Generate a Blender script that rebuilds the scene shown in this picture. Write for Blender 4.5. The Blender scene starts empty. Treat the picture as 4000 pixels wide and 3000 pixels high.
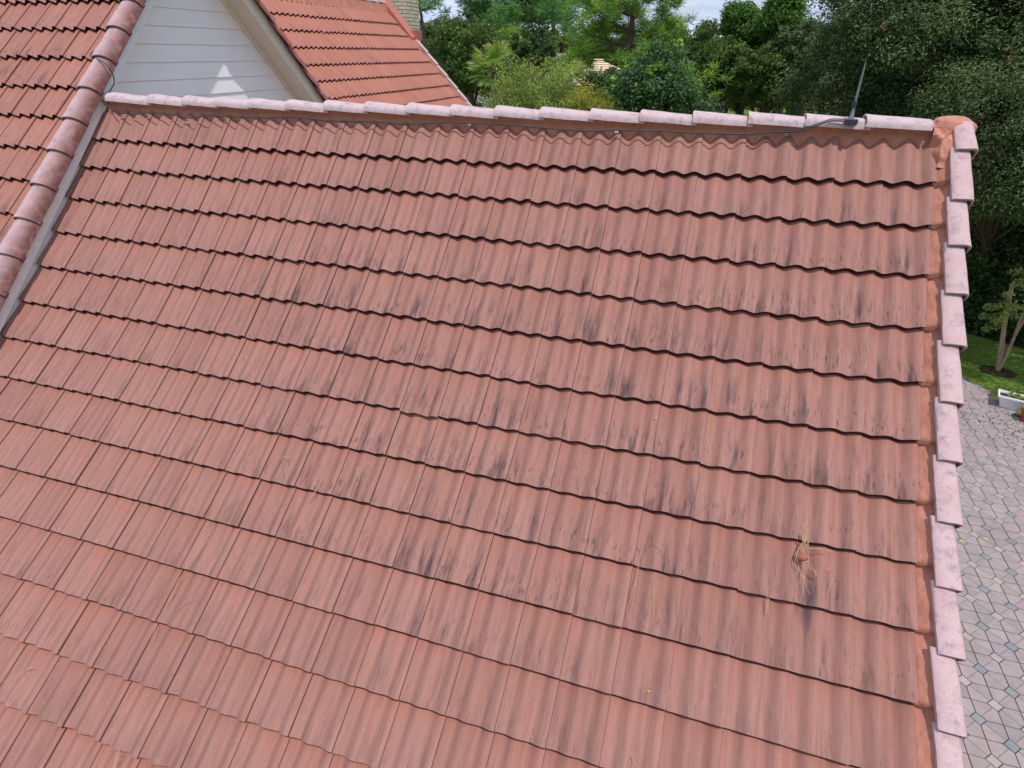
import bpy, math, random
import numpy as np
from mathutils import Vector, Matrix
PI = math.pi
R = math.radians

# ------------------------------------------------------------------ camera
scene = bpy.context.scene
COL = scene.collection
CAM = np.array([-1.25388, -4.82168, 0.89590])
RW = np.array([[0.95254469, 0.30429646, 0.00789117],
               [0.15446567, -0.46086359, -0.87392512],
               [-0.26229557, 0.83367165, -0.48599653]])   # rows: right, down, forward
RW /= np.linalg.norm(RW, axis=1)[:, None]
FPX = 2331.0
cam_d = bpy.data.cameras.new("camera")
cam = bpy.data.objects.new("camera", cam_d)
COL.objects.link(cam)
cam_d.sensor_width = 36.0
cam_d.lens = FPX / 4000 * 36.0
cam_d.clip_start = 0.05
cam_d.clip_end = 3000
m = Matrix.Identity(4)
for i in range(3):
    m[i][0] = RW[0][i]; m[i][1] = -RW[1][i]; m[i][2] = -RW[2][i]; m[i][3] = CAM[i]
cam.matrix_world = m
scene.camera = cam

# ------------------------------------------------------------------ light
SUN = np.array([0.227, -0.299, 0.927]); SUN /= np.linalg.norm(SUN)
sun_d = bpy.data.lights.new("sun", 'SUN')
sun_d.energy = 3.35
sun_d.angle = R(0.5)
sun_d.color = (1.0, 0.975, 0.94)
sun = bpy.data.objects.new("sun", sun_d)
COL.objects.link(sun)
sun.rotation_euler = Vector(SUN).to_track_quat('Z', 'Y').to_euler()
sun.location = (3, -6, 12)

world = bpy.data.worlds.new("World")
scene.world = world
world.use_nodes = True
wn = world.node_tree; wn.nodes.clear()
wo = wn.nodes.new('ShaderNodeOutputWorld')
bg = wn.nodes.new('ShaderNodeBackground')
sky = wn.nodes.new('ShaderNodeTexSky')
sky.sky_type = 'NISHITA'; sky.sun_disc = False
sky.sun_elevation = math.asin(SUN[2]); sky.sun_rotation = math.atan2(SUN[0], SUN[1])
sky.air_density = 1.0; sky.dust_density = 1.5; sky.ozone_density = 1.2
geo = wn.nodes.new('ShaderNodeTexCoord')
mp = wn.nodes.new('ShaderNodeMapping'); mp.inputs['Scale'].default_value = (1.0, 1.0, 3.2)
n1 = wn.nodes.new('ShaderNodeTexNoise'); n1.inputs['Scale'].default_value = 3.1
n1.inputs['Detail'].default_value = 7; n1.inputs['Roughness'].default_value = 0.6
rp = wn.nodes.new('ShaderNodeValToRGB')
rp.color_ramp.elements[0].position = 0.33; rp.color_ramp.elements[0].color = (0, 0, 0, 1)
rp.color_ramp.elements[1].position = 0.50; rp.color_ramp.elements[1].color = (1, 1, 1, 1)
n2 = wn.nodes.new('ShaderNodeTexNoise'); n2.inputs['Scale'].default_value = 6.0; n2.inputs['Detail'].default_value = 5
cl = wn.nodes.new('ShaderNodeValToRGB')
cl.color_ramp.elements[0].position = 0.35; cl.color_ramp.elements[0].color = (3.6, 4.7, 7.4, 1)
cl.color_ramp.elements[1].position = 0.68; cl.color_ramp.elements[1].color = (8.2, 9.0, 10.8, 1)
mx = wn.nodes.new('ShaderNodeMixRGB')
wn.links.new(geo.outputs['Generated'], mp.inputs['Vector'])
wn.links.new(mp.outputs['Vector'], n1.inputs['Vector'])
wn.links.new(mp.outputs['Vector'], n2.inputs['Vector'])
wn.links.new(n1.outputs['Fac'], rp.inputs['Fac'])
wn.links.new(n2.outputs['Fac'], cl.inputs['Fac'])
wn.links.new(rp.outputs['Color'], mx.inputs['Fac'])
wn.links.new(sky.outputs['Color'], mx.inputs['Color1'])
wn.links.new(cl.outputs['Color'], mx.inputs['Color2'])
wn.links.new(mx.outputs['Color'], bg.inputs['Color'])
bg.inputs['Strength'].default_value = 0.117
wn.links.new(bg.outputs['Background'], wo.inputs['Surface'])

scene.view_settings.view_transform = 'Standard'
scene.view_settings.look = 'None'
scene.view_settings.gamma = 1.0
scene.view_settings.exposure = 0.0
scene.render.engine = 'CYCLES'
scene.cycles.max_bounces = 6
scene.cycles.transparent_max_bounces = 6

GZ = -6.1        # ground height

def ray(px, py):
    return RW.T @ np.array([(px - 2000) / FPX, (py - 1500) / FPX, 1.0])
def at(px, py, D):
    """point at horizontal distance D along the sight line through a photo pixel"""
    r = ray(px, py); return CAM + r * (D / math.hypot(r[0], r[1]))
def ground_at(px, py, z=GZ):
    r = ray(px, py); return CAM + r * ((z - CAM[2]) / r[2])

# ------------------------------------------------------------------ helpers
def srgb(r, g, b):
    f = lambda v: ((v / 255 + 0.055) / 1.055) ** 2.4 if v / 255 > 0.04045 else v / 255 / 12.92
    return (f(r), f(g), f(b), 1.0)

def empty(name, loc, label=None, cat=None, group=None, kind=None):
    o = bpy.data.objects.new(name, None); COL.objects.link(o)
    o.location = [float(v) for v in loc]; o.empty_display_size = 0.2
    tag(o, label, cat, group, kind); return o
def tag(o, label=None, cat=None, group=None, kind=None):
    if label: o['label'] = label
    if cat: o['category'] = cat
    if group: o['group'] = group
    if kind: o['kind'] = kind
    return o

def link_mesh(name, me, mat=None, parent=None):
    o = bpy.data.objects.new(name, me); COL.objects.link(o)
    if mat is not None and len(me.materials) == 0: me.materials.append(mat)
    if parent is not None:
        o.parent = parent
        # geometry is written in world space: undo the parent's placement
        w = Matrix.Identity(4); q = parent
        while q is not None:
            w = q.matrix_basis @ w if q is parent else q.matrix_basis @ w
            q = q.parent
        o.matrix_parent_inverse = w.inverted() if parent.parent is None else Matrix.Identity(4)
        if parent.parent is not None:
            o.matrix_parent_inverse = Matrix.Identity(4)
    return o

class MB:
    """collects vertices and faces of one mesh"""
    def __init__(s): s.v = []; s.f = []; s.tc = []; s.n = 0
    def add(s, verts, faces, tc=None):
        base = s.n
        verts = [tuple(float(c) for c in p) for p in verts]
        s.v += verts; s.n += len(verts)
        s.f += [tuple(base + i for i in f) for f in faces]
        s.tc += [tuple(t) for t in tc] if tc is not None else [(0, 0, 0)] * len(verts)
    def box(s, c, h, rot=None):
        vs = []
        for x in (-1, 1):
            for y in (-1, 1):
                for z in (-1, 1):
                    p = Vector((x * h[0], y * h[1], z * h[2]))
                    if rot is not None: p = rot @ p
                    vs.append((p[0] + c[0], p[1] + c[1], p[2] + c[2]))
        s.add(vs, [(0, 1, 3, 2), (4, 6, 7, 5), (0, 4, 5, 1), (2, 3, 7, 6), (0, 2, 6, 4), (1, 5, 7, 3)])
    def prism(s, poly, ext):
        n = len(poly); e = Vector(ext)
        vs = [tuple(p) for p in poly] + [tuple(Vector(p) + e) for p in poly]
        fs = [tuple(range(n))[::-1], tuple(range(n, 2 * n))]
        fs += [(i, (i + 1) % n, n + (i + 1) % n, n + i) for i in range(n)]
        s.add(vs, fs)
    def tube(s, pts, rads, k=8, cap=True):
        pts = [Vector([float(c) for c in p]) for p in pts]; n = len(pts); vs = []; prev = None
        if not hasattr(rads, '__len__'): rads = [rads] * n
        for i in range(n):
            d = (pts[min(i + 1, n - 1)] - pts[max(i - 1, 0)])
            if d.length < 1e-9: d = Vector((0, 0, 1))
            d.normalize()
            if prev is None:
                a = Vector((1, 0, 0)) if abs(d.x) < 0.9 else Vector((0, 1, 0))
                u = d.cross(a).normalized()
            else:
                u = (prev - d * prev.dot(d))
                u = u.normalized() if u.length > 1e-6 else d.orthogonal().normalized()
            prev = u; w = d.cross(u)
            for j in range(k):
                t = 2 * PI * j / k
                vs.append(tuple(pts[i] + (u * math.cos(t) + w * math.sin(t)) * rads[i]))
        fs = [(i * k + j, i * k + (j + 1) % k, (i + 1) * k + (j + 1) % k, (i + 1) * k + j) for i in range(n - 1) for j in range(k)]
        if cap: fs += [tuple(range(k))[::-1], tuple(range((n - 1) * k, n * k))]
        s.add(vs, fs)
    def build(s, name, mat, parent=None, smooth=False, angle=None):
        me = bpy.data.meshes.new(name)
        me.from_pydata(s.v, [], s.f)
        if smooth:
            me.polygons.foreach_set('use_smooth', [True] * len(me.polygons))
            if angle is not None: me.set_sharp_from_angle(angle=R(angle))
        a = me.attributes.new('tc', 'FLOAT_VECTOR', 'POINT')
        a.data.foreach_set('vector', np.array(s.tc, dtype=np.float32).ravel())
        me.update()
        return link_mesh(name, me, mat, parent)

# ------------------------------------------------------------------ materials
class NT:
    def __init__(s, name):
        s.m = bpy.data.materials.new(name); s.m.use_nodes = True
        s.t = s.m.node_tree; s.t.nodes.clear()
        s.out = s.t.nodes.new('ShaderNodeOutputMaterial')
        s.b = s.t.nodes.new('ShaderNodeBsdfPrincipled')
        s.t.links.new(s.b.outputs[0], s.out.inputs[0])
    def n(s, typ, **kw):
        nd = s.t.nodes.new(typ)
        for k, v in kw.items(): setattr(nd, k, v)
        return nd
    def l(s, a, b): s.t.links.new(a, b)
    def noise(s, vec, scale, detail=4, rough=0.55, mapping=None, dist=0.0):
        nd = s.n('ShaderNodeTexNoise'); nd.inputs['Scale'].default_value = scale
        nd.inputs['Detail'].default_value = detail; nd.inputs['Roughness'].default_value = rough
        nd.inputs['Distortion'].default_value = dist
        if mapping is not None:
            mpn = s.n('ShaderNodeMapping'); mpn.inputs['Scale'].default_value = mapping
            s.l(vec, mpn.inputs['Vector']); vec = mpn.outputs['Vector']
        s.l(vec, nd.inputs['Vector']); return nd.outputs['Fac']
    def ramp(s, fac, stops):
        nd = s.n('ShaderNodeValToRGB'); cr = nd.color_ramp
        while len(cr.elements) < len(stops): cr.elements.new(0.5)
        for e, (p, c) in zip(cr.elements, stops):
            e.position = p; e.color = c if hasattr(c, '__len__') else (c, c, c, 1)
        s.l(fac, nd.inputs['Fac']); return nd.outputs['Color']
    def mix(s, fac, a, b, mode='MIX'):
        nd = s.n('ShaderNodeMixRGB', blend_type=mode)
        for inp, v in (('Fac', fac), ('Color1', a), ('Color2', b)):
            if hasattr(v, 'is_linked'): s.l(v, nd.inputs[inp])
            else: nd.inputs[inp].default_value = v
        return nd.outputs['Color']
    def math(s, op, a, b=0.0, clamp=False):
        nd = s.n('ShaderNodeMath', operation=op); nd.use_clamp = clamp
        for i, v in enumerate((a, b)):
            if hasattr(v, 'is_linked'): s.l(v, nd.inputs[i])
            else: nd.inputs[i].default_value = v
        return nd.outputs[0]
    def attr(s, name): 
        nd = s.n('ShaderNodeAttribute'); nd.attribute_name = name; return nd
    def pos(s):
        return s.n('ShaderNodeNewGeometry').outputs['Position']
    def bump(s, h, strength=0.3, dist=0.01):
        nd = s.n('ShaderNodeBump'); nd.inputs['Strength'].default_value = strength
        nd.inputs['Distance'].default_value = dist
        s.l(h, nd.inputs['Height']); s.l(nd.outputs[0], s.b.inputs['Normal'])
    def base(s, c, rough=0.8, spec=0.3):
        if hasattr(c, 'is_linked'): s.l(c, s.b.inputs['Base Color'])
        else: s.b.inputs['Base Color'].default_value = c
        s.b.inputs['Roughness'].default_value = rough
        s.b.inputs['Specular IOR Level'].default_value = spec

def simple(name, col, rough=0.7, spec=0.3, var=0.15, scale=8.0, bump=0.0, metallic=0.0):
    t = NT(name); p = t.pos()
    f = t.noise(p, scale, 5)
    lo = tuple(c * (1 - var) for c in col[:3]) + (1,); hi = tuple(min(1, c * (1 + var)) for c in col[:3]) + (1,)
    t.base(t.ramp(f, [(0.3, lo), (0.7, hi)]), rough, spec)
    t.b.inputs['Metallic'].default_value = metallic
    if bump: t.bump(t.noise(p, scale * 12, 4), bump, 0.005)
    return t.m

def tile_material(name, clean, weath, stain, amount=1.0, slate=1.0, run=None):
    """terracotta concrete tile: tc = (across m, down slope m, per tile random), tv = 0 top .. 1 front edge"""
    t = NT(name)
    tc = t.attr('tc'); vec = tc.outputs['Vector']
    sep = t.n('ShaderNodeSeparateXYZ'); t.l(vec, sep.inputs[0])
    rnd = sep.outputs['Z']
    tv = t.attr('tv').outputs['Fac']
    jx = t.n('ShaderNodeCombineXYZ')
    t.l(t.math('ADD', sep.outputs['X'], t.math('MULTIPLY', rnd, 37.0)), jx.inputs[0])
    t.l(t.math('ADD', sep.outputs['Y'], t.math('MULTIPLY', rnd, 11.0)), jx.inputs[1])
    t.l(rnd, jx.inputs[2])
    loc = jx.outputs[0]
    # broad weathering: paler and pinker away from the sheltered head of each tile
    wide = t.noise(loc, 9.0, 3, 0.5, mapping=(1.0, 0.30, 1))
    w = t.math('ADD', t.math('MULTIPLY', t.ramp(tv, [(0.0, 0.0), (0.30, 0.62), (1.0, 1.0)]), 0.75), t.math('MULTIPLY', t.math('SUBTRACT', wide, 0.5), 0.8), True)
    col = t.mix(w, clean, weath)
    # fine long streaks down the slope
    st = t.noise(loc, 60.0, 4, 0.6, mapping=(1.0, 0.07, 1))
    col = t.mix(t.math('MULTIPLY', t.ramp(st, [(0.42, 0.0), (0.75, 1.0)]), 0.30 * amount), col, stain)
    st3 = t.noise(loc, 28.0, 3, 0.5, mapping=(1.0, 0.09, 1))
    col = t.mix(t.math('MULTIPLY', t.ramp(st3, [(0.45, 0.0), (0.7, 1.0)]), 0.15 * amount), col, srgb(140, 92, 76))
    # dark blots and runs, denser toward the front edge and in the middle of the slope
    bl = t.noise(loc, 19.0, 5, 0.66, mapping=(1.0, 0.12, 1), dist=0.08)
    dn = t.ramp(t.noise(vec, 0.55, 2, 0.5, mapping=(1, 1, 0)), [(0.38, 0.30), (0.56, 1.0)])
    if run is not None:   # this slope is dirtiest in a wide patch across its middle and right
        px_ = t.math('DIVIDE', t.math('SUBTRACT', sep.outputs['X'], -1.9), 3.3); py_ = t.math('DIVIDE', t.math('SUBTRACT', sep.outputs['Y'], -1.75), 1.7)
        patch = t.math('SUBTRACT', 1.25, t.math('ADD', t.math('POWER', t.math('ABSOLUTE', px_), 2.0), t.math('POWER', t.math('ABSOLUTE', py_), 2.0)), True)
        dn = t.math('MULTIPLY', t.math('ADD', 0.42, t.math('MULTIPLY', patch, 0.85)), t.math('ADD', 0.35, t.math('MULTIPLY', dn, 0.75)), True)
    bm = t.math('MULTIPLY', t.ramp(bl, [(0.52, 0.0), (0.68, 1.0)]), t.ramp(tv, [(0.1, 0.0), (0.75, 1.0)]))
    bm = t.math('MULTIPLY', bm, dn)
    col = t.mix(t.math('MULTIPLY', bm, 0.85 * slate, True), col, srgb(90, 66, 64))
    sm = t.noise(loc, 70.0, 2, 0.5, mapping=(1.0, 0.22, 1))
    bm2 = t.math('MULTIPLY', t.ramp(sm, [(0.60, 0.0), (0.72, 1.0)]), t.math('MULTIPLY', t.ramp(tv, [(0.2, 0.0), (0.9, 1.0)]), dn))
    col = t.mix(t.math('MULTIPLY', bm2, 0.7 * slate, True), col, srgb(86, 64, 66))
    if run is not None:   # one dark run of grime below the lump caught in the needles
        ex = t.math('DIVIDE', t.math('ABSOLUTE', t.math('SUBTRACT', sep.outputs['X'], run[0])), run[2])
        ey = t.math('DIVIDE', t.math('ABSOLUTE', t.math('SUBTRACT', sep.outputs['Y'], run[1])), run[3])
        rr_ = t.math('ADD', t.math('POWER', ex, 2.0), t.math('POWER', ey, 2.0))
        rm = t.math('SUBTRACT', t.math('ADD', 1.0, t.math('MULTIPLY', t.math('SUBTRACT', bl, 0.5), 3.0)), rr_, True)
        col = t.mix(t.math('MULTIPLY', rm, 0.85), col, srgb(84, 64, 68))
    lich = t.noise(t.pos(), 95.0, 2, 0.5)
    col = t.mix(t.math('MULTIPLY', t.ramp(lich, [(0.70, 0.0), (0.76, 1.0)]), 0.5), col, srgb(186, 170, 160))
    # per tile tone
    tone = t.ramp(t.math('FRACT', t.math('MULTIPLY', rnd, 7.31)), [(0.0, (0.93, 0.92, 0.92, 1)), (0.5, (1.0, 1.0, 1.0, 1)), (1.0, (1.04, 1.05, 1.05, 1))])
    col = t.mix(1.0, col, tone, 'MULTIPLY')
    # course shade painted in: dark line under each lap, then a darkened front edge
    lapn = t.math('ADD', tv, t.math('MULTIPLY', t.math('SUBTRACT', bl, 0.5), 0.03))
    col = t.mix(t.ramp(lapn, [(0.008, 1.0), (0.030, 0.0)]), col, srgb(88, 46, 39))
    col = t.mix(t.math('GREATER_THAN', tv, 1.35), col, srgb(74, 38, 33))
    # sand grain
    gr = t.noise(t.pos(), 240.0, 3, 0.75)
    col = t.mix(0.6, col, t.ramp(gr, [(0.3, 0.66), (0.7, 1.32)]), 'MULTIPLY')
    t.base(col, 0.78, 0.35)
    hb = t.mix(0.35, gr, st)
    t.bump(hb, 0.30, 0.002)
    return t.m

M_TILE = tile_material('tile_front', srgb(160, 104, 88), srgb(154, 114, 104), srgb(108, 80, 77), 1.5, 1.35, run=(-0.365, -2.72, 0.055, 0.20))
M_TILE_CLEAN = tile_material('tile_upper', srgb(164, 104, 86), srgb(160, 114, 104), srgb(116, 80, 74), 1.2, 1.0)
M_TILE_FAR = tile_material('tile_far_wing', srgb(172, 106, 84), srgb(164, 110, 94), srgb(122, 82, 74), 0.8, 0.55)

def cap_material(name, pale, body):
    t = NT(name); p = t.pos()
    nz = t.n('ShaderNodeSeparateXYZ'); t.l(t.attr('tc').outputs['Vector'], nz.inputs[0])
    big = t.noise(p, 7.0, 5, 0.6); sp = t.noise(p, 260.0, 2, 0.7); sp2 = t.noise(p, 15.0, 6, 0.7)
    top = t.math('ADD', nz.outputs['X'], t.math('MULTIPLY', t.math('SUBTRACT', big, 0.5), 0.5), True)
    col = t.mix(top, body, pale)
    col = t.mix(t.math('MULTIPLY', t.ramp(sp2, [(0.50, 0.0), (0.68, 1.0)]), 0.62), col, srgb(122, 110, 116))
    col = t.mix(t.math('MULTIPLY', t.ramp(t.noise(p, 11.0, 3, 0.5), [(0.5, 0.0), (0.7, 1.0)]), 0.35), col, srgb(190, 140, 136))
    col = t.mix(0.6, col, t.ramp(sp, [(0.3, 0.66), (0.7, 1.3)]), 'MULTIPLY')
    t.base(col, 0.8, 0.35); t.bump(sp, 0.35, 0.003); return t.m
M_CAP_RIDGE = cap_material('ridge_cap_concrete', srgb(192, 170, 172), srgb(184, 136, 126))
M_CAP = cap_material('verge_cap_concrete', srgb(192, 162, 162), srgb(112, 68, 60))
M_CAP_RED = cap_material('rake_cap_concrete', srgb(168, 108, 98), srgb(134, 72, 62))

def mortar_material():
    t = NT('mortar_paint'); p = t.pos()
    a = t.noise(p, 6.0, 5, 0.6); b = t.noise(p, 45.0, 5, 0.65); c = t.noise(p, 60.0, 4, 0.6, mapping=(1, 0.3, 0.3))
    col = t.ramp(a, [(0.3, srgb(172, 112, 92)), (0.7, srgb(196, 132, 110))])
    col = t.mix(t.math('MULTIPLY', t.ramp(c, [(0.5, 0.0), (0.75, 1.0)]), 0.45), col, srgb(120, 70, 58))
    t.base(col, 0.72, 0.3); t.bump(b, 0.45, 0.008); return t.m
M_MORTAR = mortar_material()
M_UNDER = simple('underlay_felt', srgb(70, 40, 34), 0.95, 0.1, 0.2, 6)

def siding_material():
    t = NT('painted_siding'); p = t.pos()
    g = t.noise(p, 40.0, 6, 0.65, mapping=(1, 0.12, 1.6), dist=0.6)
    col = t.ramp(t.noise(p, 3.0, 3), [(0.3, srgb(240, 238, 236)), (0.7, srgb(246, 244, 241))])
    t.base(col, 0.55, 0.35); t.bump(g, 0.22, 0.004); return t.m
M_SIDING = siding_material()
M_TRIM = simple('weathered_white_trim', srgb(226, 224, 222), 0.6, 0.3, 0.06, 20, 0.15)
M_SOFFIT = simple('beige_soffit_paint', srgb(232, 224, 204), 0.6, 0.3, 0.05, 10, 0.08)
M_FLASH = simple('drip_edge_metal', srgb(150, 150, 152), 0.45, 0.5, 0.1, 20)
M_FLASH_RED = simple('red_brown_flashing', srgb(168, 100, 84), 0.5, 0.4, 0.06, 10)
M_WALL = simple('stucco_wall', srgb(206, 198, 180), 0.85, 0.2, 0.06, 5, 0.3)
M_CABLE = simple('braided_cable', srgb(66, 68, 70), 0.5, 0.5, 0.3, 200, 0.4, 0.4)
M_ALU = simple('dull_aluminium', srgb(128, 126, 124), 0.5, 0.5, 0.15, 30, 0.1, 0.6)
M_CLIP = simple('clip_metal', srgb(176, 178, 182), 0.45, 0.5, 0.2, 60, 0.1, 0.6)
M_SEAL = simple('grey_sealant', srgb(112, 116, 120), 0.6, 0.3, 0.15, 60, 0.3)
M_DARK = simple('black_clamp', srgb(52, 52, 54), 0.5, 0.4, 0.2, 60)
M_NEEDLE = simple('dry_needles', srgb(176, 146, 110), 0.75, 0.2, 0.25, 60)
M_YELLOW = simple('yellow_petal', srgb(226, 204, 40), 0.6, 0.2, 0.1, 40)
M_BLOB = simple('clay_lump', srgb(176, 108, 88), 0.8, 0.2, 0.2, 60, 0.8)

def brick_material():
    t = NT('cream_brick'); p = t.attr('tc').outputs['Vector']
    br = t.n('ShaderNodeTexBrick'); br.offset = 0.5
    t.l(p, br.inputs['Vector'])
    br.inputs['Color1'].default_value = srgb(206, 198, 172); br.inputs['Color2'].default_value = srgb(184, 174, 148)
    br.inputs['Mortar'].default_value = srgb(92, 84, 74)
    br.inputs['Scale'].default_value = 1.0; br.inputs['Mortar Size'].default_value = 0.006
    br.inputs['Brick Width'].default_value = 0.2; br.inputs['Row Height'].default_value = 0.076
    br.inputs['Bias'].default_value = -0.1; br.inputs['Mortar Smooth'].default_value = 0.1
    nz = t.noise(p, 30, 5, 0.6)
    col = t.mix(0.6, br.outputs['Color'], t.ramp(nz, [(0.3, 0.75), (0.7, 1.15)]), 'MULTIPLY')
    t.base(col, 0.85, 0.2)
    bb = t.n('ShaderNodeBump'); bb.inputs['Strength'].default_value = 0.9; bb.inputs['Distance'].default_value = 0.01
    bb.invert = True; t.l(br.outputs['Fac'], bb.inputs['Height']); t.l(bb.outputs[0], t.b.inputs['Normal'])
    return t.m
M_BRICK = brick_material()

# ------------------------------------------------------------------ the front roof slope: a slightly dished plane
PITCH = R(41.0)
CO, SI = math.cos(PITCH), math.sin(PITCH)
CZ = [0.02776417, 0.02951788, 0.22949313, -0.00856198, -0.04505845, -0.01546717, 0.02673086, 0.03386204, 0.02856033, -0.03977922]
TERMS = [(2, 0), (1, 1), (0, 2), (3, 0), (2, 1), (1, 2), (0, 3), (4, 0), (2, 2), (0, 4)]
CX = [-0.00358227, -0.00768387, 0.00062296, -0.00569082]
XT = [(0, 2), (0, 3), (1, 1), (2, 0)]
def surf(x, s):
    u = (x + 4) / 4; v = (s + 2.2) / 2.4
    z = sum(c * u ** a * v ** b for c, (a, b) in zip(CZ, TERMS))
    dx = sum(c * u ** a * v ** b for c, (a, b) in zip(CX, XT))
    return x + dx, z
def map_front(x, s, n):
    x = np.asarray(x, float); s = np.asarray(s, float); n = np.asarray(n, float)
    X, Z = surf(x, s); e = 1e-3
    _, Z2 = surf(x, s + e); sl = (Z2 - Z) / e
    k = 1 / np.sqrt(1 + sl * sl)
    S = s - n * sl * k; Nn = Z + n * k
    return np.stack([X, S * CO - Nn * SI, S * SI + Nn * CO], -1)
OFF = [0.0, 0.29758, 0.63667, 0.99031, 1.34853, 1.71394, 2.06811, 2.41728, 2.76693, 3.12546, 3.48177, 3.8367, 4.19379, 4.55103]
while len(OFF) < 18: OFF.append(OFF[-1] + 0.356)

def plane_map(o, ux, us):
    """plane with origin o, course direction ux, up-slope direction us"""
    o = np.array(o, float); ux = np.array(ux, float); us = np.array(us, float)
    un = np.cross(ux, us)
    if un[2] < 0: un = -un
    def f(x, s, n):
        x = np.asarray(x, float)[..., None]; s = np.asarray(s, float)[..., None]; n = np.asarray(n, float)[..., None]
        return o + ux * x + us * s + un * n
    return f

AMP = 0.042
def wave(u):
    """roll profile across one tile, 0..1; crests at .43 and .93"""
    c = 0.5 + 0.5 * np.cos((u - 0.43) * 4 * PI)
    return AMP * (c ** 0.85 - 1.0)

def tile_field(name, mapf, x0, ncol, edges, mat, parent, thick=0.039, seed=1, W=0.30, top_ext=0.06, clip=None, mirror=False, nu=18):
    rng = np.random.default_rng(seed)
    V = []; F = []; TC = []; TV = []; base = 0
    gap = 0.0017
    us = np.linspace(0, 1, nu)
    for r in range(len(edges) - 1):
        hi, lo = edges[r], edges[r + 1]
        hi2 = hi + top_ext
        jit_row = rng.normal(0, 0.0015)
        for c in range(ncol):
            xa = x0 + c * W + gap / 2; xb = xa + W - gap
            if clip is not None:
                a, b = clip(r)
                if xb < a + 0.02 or xa > b - 0.02: continue
            u = us.copy(); xs = xa + (xb - xa) * u
            if clip is not None:
                xs2 = np.clip(xs, a, b); u = (xs2 - xa) / (xb - xa); xs = xs2
            rn = rng.random(); dz = rng.normal(0, 0.0014); dl = rng.normal(0, 0.0020) + jit_row - (0.012 if rng.random() < 0.012 else 0)
            tw = rng.normal(0, 0.0018)
            tt = np.array([0.0, 0.35, 0.7, 0.94, 1.0])
            S = hi2 + (lo + dl - hi2) * tt
            prof = wave(u)
            # slight lift of the overlapping right edge, drop at the left one
            prof = prof + 0.004 * (u - 0.5) * 2 - 0.004 * np.exp(-(u / 0.05) ** 2)
            # tile body rises toward its front edge
            rows = []
            for ti, tq in enumerate(tt):
                # n at front edge = 0, at upper visible end = -thick
                nn = prof - thick * (1 - (S[ti] - lo) / (hi - lo) if False else (S[ti] - lo) / (hi - lo)) + dz + tw * (u - 0.5) * tq * 2
                if ti == len(tt) - 1: nn = nn - 0.0035
                rows.append(nn)
            top = np.array(rows)                        # 5 x nu
            X = np.broadcast_to(xs, top.shape); SS = np.broadcast_to(S[:, None], top.shape)
            # front face bottom row and under rim
            low = (top[-1] - 0.012)[None]; Xl = xs[None]; Sl = np.full((1, nu), S[-1] + 0.001)
            bk = low + 0.0; Sb = Sl + 0.075
            gx = np.concatenate([X, Xl, Xl, Xl]); gs = np.concatenate([SS, Sl - 0.001, Sl, Sb]); gn = np.concatenate([top, top[-1:] - 0.0015, low, bk])
            P = mapf(gx, gs, gn)
            nr = P.shape[0]
            V.append(P.reshape(-1, 3))
            tvs = np.concatenate([(hi - S) / (hi - lo), [2, 2, 2]])
            TV.append(np.repeat(tvs, nu))
            TC.append(np.stack([gx.ravel(), gs.ravel(), np.full(gx.size, rn)], -1))
            idx = base + np.arange(nr * nu).reshape(nr, nu)
            q = np.stack([idx[:-1, :-1], idx[:-1, 1:], idx[1:, 1:], idx[1:, :-1]], -1).reshape(-1, 4)
            F.append(q); base += nr * nu
            # side skirts
            for side in (0, nu - 1):
                tp = mapf(np.full(4, xs[side]), S[[0, 2, 3, 4]], top[[0, 2, 3, 4], side])
                bt = mapf(np.full(4, xs[side]), S[[0, 2, 3, 4]], top[[0, 2, 3, 4], side] - 0.012)
                V.append(np.concatenate([tp, bt])); TV.append(np.full(8, 0.6)); TC.append(np.tile([xs[side], S[1], rn], (8, 1)))
                ii = base + np.arange(8)
                q = np.array([[ii[k], ii[k + 1], ii[k + 5], ii[k + 4]] for k in range(3)])
                F.append(q); base += 8
    V = np.concatenate(V); F = np.concatenate(F); TC = np.concatenate(TC); TV = np.concatenate(TV)
    me = bpy.data.meshes.new(name)
    me.vertices.add(len(V)); me.vertices.foreach_set('co', V.astype(np.float32).ravel())
    me.loops.add(F.size); me.loops.foreach_set('vertex_index', F.astype(np.int32).ravel())
    me.polygons.add(len(F)); me.polygons.foreach_set('loop_start', np.arange(0, F.size, 4, dtype=np.int32))
    me.polygons.foreach_set('use_smooth', np.ones(len(F), bool))
    me.update(calc_edges=True); me.validate()
    a = me.attributes.new('tc', 'FLOAT_VECTOR', 'POINT'); a.data.foreach_set('vector', TC.astype(np.float32).ravel())
    a = me.attributes.new('tv', 'FLOAT', 'POINT'); a.data.foreach_set('value', TV.astype(np.float32))
    me.set_sharp_from_angle(angle=R(50))
    return link_mesh(name, me, mat, parent)

def sheet(name, mapf, xs, ss, nf, mat, parent, smooth=True):
    """grid sheet over xs, ss with n = nf(x, s)"""
    X, S = np.meshgrid(xs, ss); N = nf(X, S)
    P = mapf(X, S, N).reshape(-1, 3); nx = len(xs); ny = len(ss)
    mb = MB()
    fs = [(j * nx + i, j * nx + i + 1, (j + 1) * nx + i + 1, (j + 1) * nx + i) for j in range(ny - 1) for i in range(nx - 1)]
    mb.add(P, fs); return mb.build(name, mat, parent, smooth)

# ------------------------------------------------------------------ the house
house = empty('house', (0, 0, GZ), 'house with terracotta tile roofs stepping up to a white sided gable and brick chimney', 'house')
hm = Matrix.Translation((0, 0, GZ)).inverted()
def P_(o):   # parent keeps world coordinates
    return o

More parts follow.
